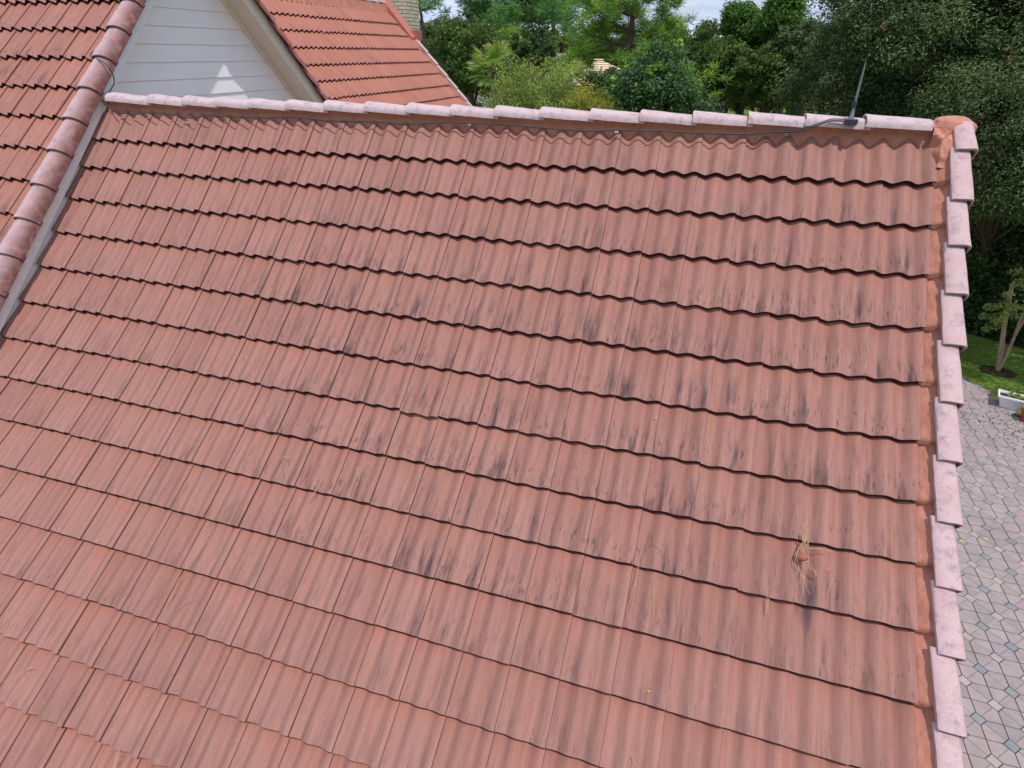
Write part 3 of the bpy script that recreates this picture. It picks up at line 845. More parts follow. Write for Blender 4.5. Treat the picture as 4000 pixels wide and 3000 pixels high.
# ------------------------------------------------------------------ dry pine needles, lump, petals
def needle_poly(pts, dn=0.006, r0=0.0016, mbx=None):
    P = []
    for i, q in enumerate(pts):
        px, py = q[0], q[1]; n = q[2] if len(q) > 2 else dn
        x, s = on_front(px, py, n); P.append(map_front(x, s, n))
    P = smooth_pts(P, 4)
    k = len(P); mbx.tube(P, [r0 * (0.5 + 0.5 * math.sin(PI * min(1, (i + 1) / k * 1.2) * 0.8)) for i in range(k)], 4)
Z = lambda x, y: (2900 + x * 0.2713, 1950 + y * 0.2713)
cluster = [
    [(905, 320, .02), (885, 450, .03), (870, 560, .03), (900, 640, .02), (930, 780, .02), (955, 880, .02), (1000, 970, .01), (1090, 1110, .01)],
    [(885, 370, .03), (905, 500, .03), (890, 620, .03), (830, 680, .02), (790, 800, .02), (800, 930, .01), (855, 1130, .01)],
    [(920, 330, .02), (930, 480, .03), (905, 600, .03), (900, 700, .02), (940, 800, .02), (950, 900, .02), (935, 1010, .01)],
    [(830, 450, .02), (880, 560, .03), (940, 720, .03), (955, 880, .02), (1020, 1000, .01), (1060, 1100, .01)],
    [(835, 460, .02), (855, 520, .03), (900, 640, .03), (880, 720, .02), (830, 760, .02)],
    [(960, 510, .02), (940, 600, .03), (935, 700, .02), (925, 760, .02), (950, 870, .02), (890, 980, .01), (870, 1100, .01), (970, 1380, .01)],
    [(900, 400, .03), (915, 520, .03), (880, 600, .03), (820, 700, .02), (770, 830, .02), (760, 940, .01), (820, 1050, .01)],
    [(930, 880, .02), (905, 990, .01), (885, 1150, .01), (868, 1420, .01)],
    [(870, 720, .02), (980, 708, .02), (1100, 715, .01), (1285, 750, .01)],
    [(945, 400, .02), (925, 520, .03), (950, 640, .03), (920, 760, .02)],
    [(870, 600, .02), (855, 680, .02), (870, 760, .03), (930, 830, .03), (960, 820, .02)],
    [(880, 900, .02), (940, 900, .02), (950, 960, .01), (1000, 1020, .01)],
]
lx, ls = on_front(*Z(865, 825), 0.02)
lp = map_front(lx, ls, 0.012)
pn = MB()
for c in cluster: needle_poly([(*Z(a_, b_), n_ * 1.0 + 0.004) for (a_, b_, n_) in c], mbx=pn, r0=0.0021)
tag(pn.build('pine_needle_bunch', M_NEEDLE), 'tangled bunch of dry pine needles draped round the small clay lump', 'pine needles', 'dry pine needles lying on the tiles')
tag(lump('clay_lump', lp, (0.031, 0.026, 0.027), M_BLOB, None, 5, 0.10, fr=(5, 9)), 'small round red brown lump caught in dry pine needles', 'lump')
BUNCH = [
    ('two dry pine needles beside the needle draped lump', [[Z(1225, 935), Z(1270, 1030), Z(1290, 1120), Z(1320, 1250), Z(1320, 1400)], [Z(1270, 1030), Z(1292, 1140), Z(1255, 1260), Z(1228, 1410)], [Z(1215, 1005), Z(1285, 1012)]]),
    ('pair of pine needles hanging from the course just below the lump', [[Z(370, 1385), Z(345, 1430), Z(350, 1550), Z(365, 1660)], [Z(415, 1395), Z(375, 1440), Z(372, 1560), Z(365, 1660)]]),
    ('curled pine needle lying two tiles left of the lump', [[(2550, 2110), (2568, 2130), (2590, 2150), (2585, 2165), (2577, 2155), (2590, 2140)]]),
    ('thin pine needle pair crossing the course line left of the lump', [[(2492, 2190), (2495, 2215), (2490, 2240), (2470, 2300), (2462, 2340)], [(2488, 2200), (2487, 2260), (2475, 2345)], [(2497, 2210), (2480, 2280), (2461, 2355)]]),
    ('forked pine needle on the tile right of the thin pair', [[(2556, 2255), (2555, 2300), (2545, 2340), (2532, 2400)], [(2558, 2310), (2552, 2360), (2555, 2460)], [(2570, 2262), (2560, 2300)]]),
    ('split pine needles at the bottom edge of the photo right of centre', [[(2470, 2952), (2482, 2980), (2500, 3010)], [(2466, 2950), (2478, 2985), (2480, 3020)], [(2474, 2955), (2470, 3010)]]),
    ('loose loop of pine needles in the middle of the slope', [[(1103, 1780), (1130, 1785), (1140, 1775)], [(1103, 1782), (1125, 1792), (1145, 1778)], [(1106, 1783), (1100, 1820), (1104, 1862)], [(1104, 1783), (1098, 1800)]]),
    ('bundle of pine needles with a loop to its right', [[(1392, 1824), (1397, 1850), (1385, 1890)], [(1392, 1824), (1402, 1870), (1392, 1900)], [(1395, 1826), (1398, 1860), (1380, 1885)], [(1420, 1805), (1447, 1808), (1430, 1838), (1395, 1828)], [(1407, 1838), (1404, 1870), (1398, 1895)]]),
    ('straw coloured needle tuft crossing a course below the loose loop', [[(1240, 1900), (1225, 1925), (1212, 1950)], [(1243, 1905), (1222, 1935), (1200, 1960)], [(1236, 1908), (1228, 1940)]]),
    ('single short needle on a plain tile near the centre', [[(1670, 1840), (1655, 1855), (1643, 1870)]]),
    ('long wavy pine needles on a tile at lower left', [[(706, 2250), (690, 2280), (675, 2310), (660, 2345)], [(700, 2258), (682, 2295), (650, 2355)], [(695, 2270), (668, 2330), (645, 2365)]]),
    ('straight pine needle slanting up from a joint at lower left', [[(666, 2422), (690, 2390), (720, 2355), (750, 2335)]]),
    ('small needle strand below the long wavy needles', [[(612, 2432), (605, 2460), (590, 2498)], [(615, 2440), (600, 2475)]]),
    ('short needle tuft near a joint at far lower left', [[(82, 2640), (95, 2620), (130, 2608)], [(84, 2636), (100, 2614), (125, 2606)]]),
    ('thick straw tuft at the bottom left edge', [[(470, 2925), (455, 2960), (440, 3000)], [(465, 2920), (462, 2960), (452, 3010)], [(475, 2935), (455, 2975), (437, 3010)], [(468, 2930), (448, 2970), (445, 3010)], [(480, 2940), (465, 2970), (440, 2995)], [(460, 2930), (450, 2960), (455, 3000)]]),
    ('pine needle beside a joint on the right part of the slope', [[(3005, 2340), (2998, 2365), (3003, 2400)], [(2999, 2335), (2996, 2390)]]),
]
for lab, polys in BUNCH:
    b = MB()
    for pl in polys: needle_poly(pl, 0.004, 0.0012, b)
    tag(b.build('pine_needle_bunch', M_NEEDLE), lab, 'pine needles', 'dry pine needles lying on the tiles')
def petal(p, n, size, mat, name, label, cat, group=None, rot=0.0):
    n = Vector(n).normalized(); u = n.orthogonal().normalized(); v = n.cross(u)
    u, v = u * math.cos(rot) + v * math.sin(rot), v * math.cos(rot) - u * math.sin(rot)
    mb = MB(); p = Vector([float(c) for c in p]); vs = [p + n * 0.004]
    for k in range(10):
        t = 2 * PI * k / 10; r = size * (0.75 + 0.25 * math.cos(3 * t))
        vs.append(p + u * math.cos(t) * r * 0.5 + v * math.sin(t) * r + n * (0.002 + 0.004 * (k % 2)))
    mb.add(vs, [(0, 1 + k, 1 + (k + 1) % 10) for k in range(10)])
    return tag(mb.build(name, mat), label, cat, group)
nr = (0, -0.7, 0.7)
for (px, py, lab) in ((2562, 1632, 'thin yellow petal stuck on a tile right of centre'), (2536, 2700, 'tiny yellow petal on a lower tile')):
    x, s = on_front(px, py, -0.01); petal(map_front(x, s, -0.010), nr, 0.009, M_YELLOW, 'petal', lab, 'petal', 'fallen yellow petals', 1.2)

# ------------------------------------------------------------------ ground
def ground_material():
    t = NT('ground_grass'); p = t.pos()
    a = t.noise(p, 0.25, 5, 0.6); b = t.noise(p, 9.0, 6, 0.7)
    g = t.ramp(b, [(0.3, srgb(66, 88, 34)), (0.55, srgb(98, 124, 46)), (0.75, srgb(140, 156, 74))])
    col = t.mix(t.ramp(a, [(0.45, 0.0), (0.65, 0.5)]), g, srgb(92, 80, 50))
    t.base(col, 0.9, 0.1); t.bump(b, 0.6, 0.03); return t.m
M_GRASSG = ground_material()
M_MULCH = simple('leaf_litter', srgb(60, 46, 36), 0.95, 0.1, 0.4, 14, 0.8)
mb = MB(); g = 900.0
mb.add([(-g, -g, GZ), (g, -g, GZ), (g, g, GZ), (-g, g, GZ)], [(0, 1, 2, 3)])
tag(mb.build('ground', M_GRASSG), kind='structure')
def flat_poly(name, pts, z, mat, kind='structure'):
    mb = MB(); mb.add([(p[0], p[1], z) for p in pts], [tuple(range(len(pts)))])
    return tag(mb.build(name, mat), kind=kind)
flat_poly('mulch_bed', [(3.0, 17.0), (5.2, 15.2), (7.0, 13.9), (9.0, 12.9), (13.0, 11.4), (30, 9), (30, 40), (12, 34), (3.0, 26)], GZ + 0.004, M_MULCH)

# patio of stone pavers: rectangular diamonds and eight sided stones
def paver_material():
    t = NT('paver_stone'); at_ = t.attr('tc').outputs['Vector']; sp = t.n('ShaderNodeSeparateXYZ'); t.l(at_, sp.inputs[0])
    p = t.pos()
    big = t.ramp(sp.outputs['Z'], [(0.0, srgb(142, 132, 131)), (0.35, srgb(160, 144, 141)), (0.6, srgb(152, 138, 136)), (0.8, srgb(166, 150, 146)), (1.0, srgb(134, 127, 128))])
    sml = t.ramp(sp.outputs['Z'], [(0.0, srgb(128, 130, 133)), (0.5, srgb(138, 139, 141)), (0.52, srgb(170, 156, 153)), (1.0, srgb(164, 151, 149))])
    col = t.mix(sp.outputs['X'], big, sml)
    gr = t.noise(p, 180, 3, 0.7); d = t.noise(p, 1.1, 5, 0.6); f = t.noise(p, 11, 5, 0.6)
    col = t.mix(0.7, col, t.ramp(gr, [(0.3, 0.72), (0.7, 1.22)]), 'MULTIPLY')
    col = t.mix(0.6, col, t.ramp(f, [(0.3, 0.82), (0.7, 1.12)]), 'MULTIPLY')
    col = t.mix(t.math('MULTIPLY', t.ramp(d, [(0.5, 0.0), (0.75, 1.0)]), 0.45), col, srgb(112, 106, 100))
    t.base(col, 0.85, 0.2); t.bump(gr, 0.3, 0.004); return t.m
M_PAVER = paver_material()
M_JOINT = simple('paver_joint_sand', srgb(88, 80, 76), 0.95, 0.1, 0.2, 40)
EDGE = [(1.0, 17.0), (4.3, 13.2), (5.59, 11.01), (5.81, 10.41), (5.98, 9.97), (6.25, 9.35), (6.9, 7.9), (7.9, 6.0), (9.5, 3.5), (10.5, 0.0), (10.5, -14.0), (0.2, -14.0), (0.2, 17.0)]
flat_poly('patio', EDGE, GZ + 0.008, M_JOINT)
def inside(x, y, P):
    c = False; j = len(P) - 1
    for i in range(len(P)):
        if (P[i][1] > y) != (P[j][1] > y) and x < (P[j][0] - P[i][0]) * (y - P[i][1]) / (P[j][1] - P[i][1]) + P[i][0]: c = not c
        j = i
    return c
E1 = Vector((-0.7071, -0.7071)); E2 = Vector((0.7071, -0.7071))
PA = 0.368; HS = 0.0625
prng = random.Random(9); mb = MB()
def stone(poly, kind, gaps, rn):
    """one paver; gaps = joint half width on each edge"""
    n = len(poly); c = sum(poly, Vector((0, 0))) / n
    def inset(extra):
        L = []
        for i in range(n):
            a_ = poly[i]; b_ = poly[(i + 1) % n]; d = (b_ - a_).normalized(); nn = Vector((-d.y, d.x))
            if nn.dot(c - a_) < 0: nn = -nn
            L.append((a_ + nn * (gaps[i] + extra), d))
        out = []
        for i in range(n):
            (p, d), (q, e) = L[i - 1], L[i]
            den = d.x * e.y - d.y * e.x
            out.append(p + d * (((q - p).x * e.y - (q - p).y * e.x) / den) if abs(den) > 1e-6 else q)
        return out
    h = prng.uniform(0.009, 0.013); o_ = inset(0); i_ = inset(0.0035)
    vs = [(p.x, p.y, GZ + 0.006) for p in o_] + [(p.x, p.y, GZ + 0.010 + h) for p in o_] + [(p.x, p.y, GZ + 0.013 + h) for p in i_]
    fs = [(i, (i + 1) % n, n + (i + 1) % n, n + i) for i in range(n)] + [(n + i, n + (i + 1) % n, 2 * n + (i + 1) % n, 2 * n + i) for i in range(n)] + [tuple(range(2 * n, 3 * n))]
    mb.add(vs, fs, [(kind, 0, rn)] * len(vs))
org = Vector((3.615, 2.328)); G1, G0 = 0.0052, 0.0016
for i in range(-60, 60):
    for j in range(-60, 60):
        o = org + E1 * (PA * i) + E2 * (PA * j)
        if not (0.2 < o.x < 10 and -6 < o.y < 16.5) or not inside(o.x, o.y, EDGE): continue
        blue = (i % 2 == 0) != (prng.random() < 0.06)
        stone([o - E1 * HS - E2 * HS, o + E1 * HS - E2 * HS, o + E1 * HS + E2 * HS, o - E1 * HS + E2 * HS], 1.0, [G1] * 4, prng.random() * 0.49 + (0 if blue else 0.51))
        Q = lambda u, v: o + E1 * u + E2 * v
        A_ = PA; H = HS; M_ = A_ / 2
        tone = prng.random()
        for poly, gp in (([Q(H, 0), Q(H, H), Q(M_, M_), Q(A_ - H, H), Q(A_ - H, 0)], [G1, G1, G1, G1, G0]),
                         ([Q(H, A_), Q(H, A_ - H), Q(M_, M_), Q(A_ - H, A_ - H), Q(A_ - H, A_)], [G1, G1, G1, G1, G0]),
                         ([Q(0, H), Q(H, H), Q(M_, M_), Q(H, A_ - H), Q(0, A_ - H)], [G1, G1, G1, G1, G0]),
                         ([Q(A_, H), Q(A_ - H, H), Q(M_, M_), Q(A_ - H, A_ - H), Q(A_, A_ - H)], [G1, G1, G1, G1, G0])):
            stone(poly, 0.0, gp, (tone * 0.6 + prng.random() * 0.4))
pv = mb.build('patio_pavers', M_PAVER); tag(pv, kind='structure')
for (px, py, lab) in ((3850, 2105, 'bright yellow petal on the pavers right of the verge'), (3760, 2115, 'half hidden yellow petal on the pavers beside the verge cap')):
    q = ground_at(px, py, GZ + 0.03); petal(q, (0, 0, 1), 0.045, M_YELLOW, 'petal', lab, 'petal', 'fallen yellow petals', 0.4)

# grass blades near the patio
def blades(name, n, region, hgt, mat, seed, label=None, cat=None):
    rg = np.random.default_rng(seed); pts = []
    xs = rg.uniform(region[0], region[1], n * 3); ys = rg.uniform(region[2], region[3], n * 3)
    keep = []
    for x, y in zip(xs, ys):
        if not inside(x, y, EDGE): keep.append((x, y))
        if len(keep) >= n: break
    k = np.array(keep); n = len(k)
    a = rg.uniform(0, 2 * PI, n); h = hgt * rg.uniform(0.5, 1.2, n); w = 0.006
    lx = rg.normal(0, 0.35, n) * h; ly = rg.normal(0, 0.35, n) * h
    V = np.zeros((n, 3, 3)); V[:, 0, 0] = k[:, 0] - np.cos(a) * w; V[:, 0, 1] = k[:, 1] - np.sin(a) * w; V[:, 1, 0] = k[:, 0] + np.cos(a) * w; V[:, 1, 1] = k[:, 1] + np.sin(a) * w
    V[:, :2, 2] = GZ; V[:, 2, 0] = k[:, 0] + lx; V[:, 2, 1] = k[:, 1] + ly; V[:, 2, 2] = GZ + h
    me = bpy.data.meshes.new(name); me.vertices.add(n * 3); me.vertices.foreach_set('co', V.astype(np.float32).ravel())
    me.loops.add(n * 3); me.loops.foreach_set('vertex_index', np.arange(n * 3, dtype=np.int32))
    me.polygons.add(n); me.polygons.foreach_set('loop_start', np.arange(0, n * 3, 3, dtype=np.int32)); me.update(calc_edges=True)
    rn = me.attributes.new('rnd', 'FLOAT', 'POINT'); rn.data.foreach_set('value', np.repeat(rg.random(n), 3).astype(np.float32))
    return tag(link_mesh(name, me, mat), label, cat, kind='stuff')

# ------------------------------------------------------------------ foliage
def leaf_material(name, dark, mid, light, trans=0.28, gloss=0.25, nscale=0.6):
    t = NT(name); rn = t.attr('rnd').outputs['Fac']
    nz = t.noise(t.pos(), nscale, 3, 0.5)
    f = t.math('ADD', t.math('MULTIPLY', rn, 0.6), t.math('MULTIPLY', t.math('SUBTRACT', nz, 0.3), 0.9), True)
    col = t.ramp(f, [(0.05, dark), (0.5, mid), (0.95, light)])
    t.base(col, 0.62, gloss * 0.55)
    tr = t.n('ShaderNodeBsdfTranslucent'); t.l(t.mix(1.0, col, (1.2, 1.5, 0.6, 1), 'MULTIPLY'), tr.inputs['Color'])
    mxs = t.n('ShaderNodeMixShader'); mxs.inputs[0].default_value = trans
    t.l(t.b.outputs[0], mxs.inputs[1]); t.l(tr.outputs[0], mxs.inputs[2]); t.l(mxs.outputs[0], t.out.inputs[0])
    return t.m
LM = {
    'oak': leaf_material('oak_leaf', (0.0395, 0.0644, 0.0193, 1), (0.0889, 0.1368, 0.0358, 1), (0.1679, 0.2315, 0.0620, 1)),
    'oak_grey': leaf_material('grey_green_leaf', (0.0416, 0.0656, 0.0238, 1), (0.0942, 0.1371, 0.0519, 1), (0.1802, 0.2385, 0.0972, 1), 0.25, 0.45),
    'dark': leaf_material('dark_leaf', (0.0291, 0.0541, 0.0197, 1), (0.0581, 0.1039, 0.0328, 1), (0.1039, 0.1662, 0.0525, 1)),
    'pine': leaf_material('pine_needle', (0.0917, 0.1455, 0.0354, 1), (0.1988, 0.3173, 0.0563, 1), (0.3669, 0.5024, 0.0964, 1), 0.35),
    'pine_blue': leaf_material('blue_pine_needle', (0.0562, 0.1326, 0.0510, 1), (0.1275, 0.2530, 0.0851, 1), (0.2425, 0.3977, 0.1361, 1), 0.35),
    'vine': leaf_material('vine_leaf', (0.0360, 0.0770, 0.0177, 1), (0.0819, 0.1617, 0.0325, 1), (0.1391, 0.2386, 0.0516, 1)),
    'myrtle': leaf_material('myrtle_leaf', (0.1181, 0.1531, 0.0490, 1), (0.2599, 0.3171, 0.0875, 1), (0.4489, 0.4594, 0.1225, 1), 0.3),
    'yellow': leaf_material('yellowing_leaf', (0.1440, 0.1540, 0.0300, 1), (0.3000, 0.2750, 0.0400, 1), (0.4560, 0.3740, 0.0500, 1), 0.35),
    'glossy': leaf_material('glossy_leaf', (0.0253, 0.0575, 0.0226, 1), (0.0634, 0.1314, 0.0442, 1), (0.1359, 0.2299, 0.0756, 1), 0.2, 0.6),
    'lime': leaf_material('lime_new_leaf', (0.1920, 0.3500, 0.0440, 1), (0.3000, 0.5000, 0.0660, 1), (0.4320, 0.6500, 0.1100, 1), 0.4),
    'palm': leaf_material('palm_frond', (0.1365, 0.1969, 0.0578, 1), (0.2730, 0.3719, 0.0963, 1), (0.5005, 0.5906, 0.1925, 1), 0.3),
    'palm_bloom': leaf_material('palm_bloom', (0.3250, 0.2750, 0.0960, 1), (0.4680, 0.4000, 0.1560, 1), (0.5850, 0.5250, 0.2400, 1), 0.2),
    'hedge': leaf_material('hedge_leaf', (0.0840, 0.1680, 0.0165, 1), (0.1560, 0.3000, 0.0330, 1), (0.2640, 0.4560, 0.0550, 1)),
    'pink': leaf_material('pink_blossom', srgb(190, 110, 150), srgb(210, 130, 170), srgb(225, 150, 190), 0.2),
    'hotpink': leaf_material('hot_pink_blossom', srgb(200, 70, 110), srgb(220, 90, 130), srgb(235, 120, 150), 0.2),
    'grass': leaf_material('grass_blade', (0.06, 0.09, 0.02, 1), (0.12, 0.17, 0.035, 1), (0.24, 0.29, 0.08, 1), 0.35),
}
M_BARK = simple('bark', srgb(92, 78, 66), 0.95, 0.1, 0.3, 12, 0.8)
M_BARK_PINE = simple('pine_bark', srgb(104, 84, 74), 0.95, 0.1, 0.35, 10, 0.8)
M_BARK_PALE = simple('smooth_pale_bark', srgb(150, 128, 106), 0.85, 0.15, 0.2, 14, 0.3)
M_TWIG = simple('bare_pale_twig', srgb(168, 160, 150), 0.9, 0.1, 0.2, 14)

blades('grass', 14000, (4.0, 12.0, 7.0, 13.6), 0.06, LM['grass'], 3)

def leaf_mesh(name, C, N_, T_, L, Wd, rnd, mat, parent):
    """rhombus leaves: centres C, axis T_, normal N_, length L, width Wd"""
    B = np.cross(N_, T_); B /= np.linalg.norm(B, axis=1)[:, None] + 1e-9
    n = len(C); V = np.empty((n, 4, 3))
    V[:, 0] = C - T_ * L[:, None] * 0.5; V[:, 1] = C + B * Wd[:, None] * 0.5
    V[:, 2] = C + T_ * L[:, None] * 0.5; V[:, 3] = C - B * Wd[:, None] * 0.5
    me = bpy.data.meshes.new(name); me.vertices.add(n * 4); me.vertices.foreach_set('co', V.astype(np.float32).ravel())
    me.loops.add(n * 4); me.loops.foreach_set('vertex_index', np.arange(n * 4, dtype=np.int32))
    me.polygons.add(n); me.polygons.foreach_set('loop_start', np.arange(0, n * 4, 4, dtype=np.int32)); me.update(calc_edges=True)
    a = me.attributes.new('rnd', 'FLOAT', 'POINT'); a.data.foreach_set('value', np.repeat(rnd, 4).astype(np.float32))
    return link_mesh(name, me, mat, parent)

def unit(rg, n):
    v = rg.normal(size=(n, 3)); return v / np.linalg.norm(v, axis=1)[:, None]

def clump_points(rg, n, rad, shell=0.55):
    """clump centres spread in an ellipsoid with a ragged outline"""
    d = unit(rg, n); r = shell + (1 - shell) * rg.random(n) ** 0.6
    # lobed outline
    lob = 1 + 0.16 * np.sin(d[:, 0] * 5 + rg.uniform(0, 6)) * np.sin(d[:, 1] * 4 + rg.uniform(0, 6)) + 0.12 * np.sin(d[:, 2] * 7 + rg.uniform(0, 6))
    return d * (r * lob)[:, None] * np.array(rad)

def crown_leaves(rg, centre, rad, nclump, per, csize, leaf, aspect=0.5, shell=0.5, up=0.5, flat=0.75, cl=None):
    cc = clump_points(rg, nclump, rad, shell) + np.array(centre) if cl is None else cl
    nclump = len(cc)
    cs = csize * rg.uniform(0.6, 1.35, nclump)
    idx = np.repeat(np.arange(nclump), per); n = len(idx)
    d = unit(rg, n); r = rg.random(n) ** 0.45
    off = d * (r * cs[idx])[:, None]; off[:, 2] *= flat
    C = cc[idx] + off
    Nn = d * 0.6 + unit(rg, n) * 0.8 + np.array([0, 0, up]); Nn /= np.linalg.norm(Nn, axis=1)[:, None]
    T = np.cross(Nn, unit(rg, n)); T /= np.linalg.norm(T, axis=1)[:, None] + 1e-9
    L = leaf * rg.uniform(0.6, 1.3, n); Wd = L * aspect
    tone = rg.normal(0, 0.22, nclump)
    rn = np.clip(rg.random(n) * 0.8 + 0.1 + tone[idx], 0, 1)
    return cc, C, Nn, T, L, Wd, rn

def trunk_mesh(name, base, top, r0, r1, mat, parent, targets=None, rg=None, limbs=10, bend=0.3, k=8):
    mb = MB(); b = np.array(base, float); t = np.array(top, float); n = 8
    rg = rg or np.random.default_rng(1)
    w = rg.normal(0, bend, 3); w[2] = 0
    P = [b + (t - b) * (i / n) + w * math.sin(PI * i / n) for i in range(n + 1)]
    mb.tube(P, [r0 + (r1 - r0) * (i / n) ** 0.8 for i in range(n + 1)], k)
    if targets is not None and len(targets):
        pick = rg.choice(len(targets), min(limbs, len(targets)), replace=False)
        for q in pick:
            tg = targets[q]
            f = rg.uniform(0.45, 0.95); s_ = b + (t - b) * f + w * math.sin(PI * f)
            if tg[2] < s_[2]: s_ = b + (t - b) * 0.45
            mid = (s_ + tg) / 2 + rg.normal(0, 0.08, 3) * np.linalg.norm(tg - s_) + np.array([0, 0, 0.1 * np.linalg.norm(tg - s_)])
            rr_ = (r0 + (r1 - r0) * f) * 0.5
            mb.tube(smooth_pts([s_, mid, tg], 4), list(np.linspace(rr_, rr_ * 0.2, 9)), 5)
    return mb.build(name, mat, parent, True)

SEED = [100]
def tree(name, label, cat, centre, rad, leafmat, leaf=0.14, nclump=120, per=90, csize=None, base=None, trunk_r=0.22, bark=None, aspect=0.5, shell=0.45, group=None, extra=None, up=0.5, limbs=12, flat=0.8, lean=(0, 0), top=None, low=None):
    SEED[0] += 1; rg = np.random.default_rng(SEED[0])
    centre = np.array(centre, float)
    b = np.array([centre[0] + lean[0], centre[1] + lean[1], GZ]) if base is None else np.array(base, float)
    root = empty(name, b, label, cat, group)
    csize = csize or 0.26 * min(rad)
    cc, C, Nn, T, L, Wd, rn = crown_leaves(rg, centre, rad, nclump, per, csize, leaf, aspect, shell, up, flat)
    if low is not None:
        k = C[:, 2] > low; C, Nn, T, L, Wd, rn = C[k], Nn[k], T[k], L[k], Wd[k], rn[k]
    leaf_mesh('crown', C, Nn, T, L, Wd, rn, LM[leafmat], root)
    trunk_mesh('trunk', b, centre + np.array([0, 0, rad[2] * 0.35]), trunk_r, trunk_r * 0.35, bark or M_BARK, root, cc, rg, limbs)
    if extra: extra(root, rg, cc)
    return root

def tree_px(name, label, cat, px, ptop, pbot, wpx, D, leafmat, depth=None, **kw):
    """crown whose silhouette spans ptop..pbot and wpx wide (photo pixels) at distance D"""
    top = at(px, ptop, D); bot = at(px, pbot, D)
    z = np.linalg.norm(at(px, (ptop + pbot) / 2, D) - CAM) * 0.97
    hw = wpx / FPX * z * 0.5 / 1.08
    hz = (top[2] - bot[2]) / 2 / 1.02
    c = (top + bot) / 2
    c[:2] = at(px, (ptop + pbot) / 2, D)[:2]
    return tree(name, label, cat, c, (hw, depth or hw * 0.8, hz), leafmat, **kw)

def bloom(matname, n, size, zmin=0.2, parts='blossom'):
    def f(root, rg, cc):
        sel = cc[rg.choice(len(cc), min(n, len(cc)), replace=False)]
        sel = sel + rg.normal(0, 0.15, sel.shape)
        _, C, Nn, T, L, Wd, rn = crown_leaves(rg, None, None, 0, 14, size, size * 0.5, 0.8, cl=sel)
        leaf_mesh(parts, C, Nn, T, L, Wd, rn, LM[matname], root)
    return f

def pine(name, label, base, H, zlow, spread, leafmat, n_tufts=140, tuft=0.5, trunk_r=0.2, lean=(0, 0), needles=46, group=None, whorls=14, extra_targets=None, flat=0.6, wid=0.022):
    SEED[0] += 1; rg = np.random.default_rng(SEED[0])
    b = np.array(base, float); t = b + np.array([lean[0], lean[1], H])
    root = empty(name, b, label, 'tree', group)
    mb = MB(); n = 10
    P = [b + (t - b) * (i / n) + np.array([math.sin(i * 0.9) * 0.06, math.cos(i * 1.1) * 0.06, 0]) for i in range(n + 1)]
    mb.tube(P, [trunk_r * (1 - 0.75 * i / n) for i in range(n + 1)], 9)
    tufts = []
    for wI in range(whorls):
        f = (zlow + (H - zlow) * wI / max(1, whorls - 1)) / H
        p0 = b + (t - b) * f
        k = rg.integers(3, 6)
        for j in range(k):
            an = rg.uniform(0, 2 * PI); ln = spread * (1.0 - 0.62 * (wI / whorls) ** 1.5) * rg.uniform(0.55, 1.1)
            d = np.array([math.cos(an), math.sin(an), rg.uniform(-0.05, 0.4)])
            mid = p0 + d * ln * 0.55 + np.array([0, 0, rg.uniform(-0.1, 0.25) * ln * 0.3]); e = p0 + d * ln + np.array([0, 0, 0.12 * ln])
            pts = smooth_pts([p0, mid, e], 4)
            mb.tube(pts, list(np.linspace(trunk_r * 0.28, trunk_r * 0.06, len(pts))), 5)
            q = max(2, int(n_tufts / (whorls * 4.0)))
            for _ in range(q):
                u = rg.uniform(0.45, 1.05); pp = p0 + (e - p0) * u
                off = rg.normal(0, 0.18 * ln, 3); off[2] *= 0.5
                tufts.append(pp + off)
                if rg.random() < 0.5:
                    mb.tube([p0 + (e - p0) * (u * 0.85), pp + off], [trunk_r * 0.08, trunk_r * 0.03], 4)
    if extra_targets is not None:
        for tg, src in extra_targets:
            mb.tube(smooth_pts([src, (np.array(src) + tg) / 2 + np.array([0, 0, 0.15]), tg], 4), list(np.linspace(trunk_r * 0.3, trunk_r * 0.06, 9)), 5)
            for _ in range(10): tufts.append(np.array(tg) + rg.normal(0, 0.35, 3))
    mb.build('trunk', M_BARK_PINE, root, True)
    cc = np.array(tufts); m_ = len(cc); idx = np.repeat(np.arange(m_), needles); N_ = len(idx)
    d = unit(rg, N_); d[:, 2] = d[:, 2] * flat + 0.25; d /= np.linalg.norm(d, axis=1)[:, None]
    L = tuft * rg.uniform(0.45, 0.8, N_); C = cc[idx] + d * (L * 0.5)[:, None] + rg.normal(0, tuft * 0.12, (N_, 3))
    Nn = np.cross(d, unit(rg, N_)); Nn /= np.linalg.norm(Nn, axis=1)[:, None] + 1e-9
    rn = np.clip(rg.random(N_) * 0.8 + 0.1 + rg.normal(0, 0.15, m_)[idx], 0, 1)
    leaf_mesh('crown', C, Nn, d, L, np.full(N_, wid), rn, LM[leafmat], root)
    return root

def column_of(px, py, D):   # point on the ground under a photo position at distance D
    p = at(px, py, D); return np.array([p[0], p[1], GZ])

exec_trees = True
BG = 'trees behind the house'
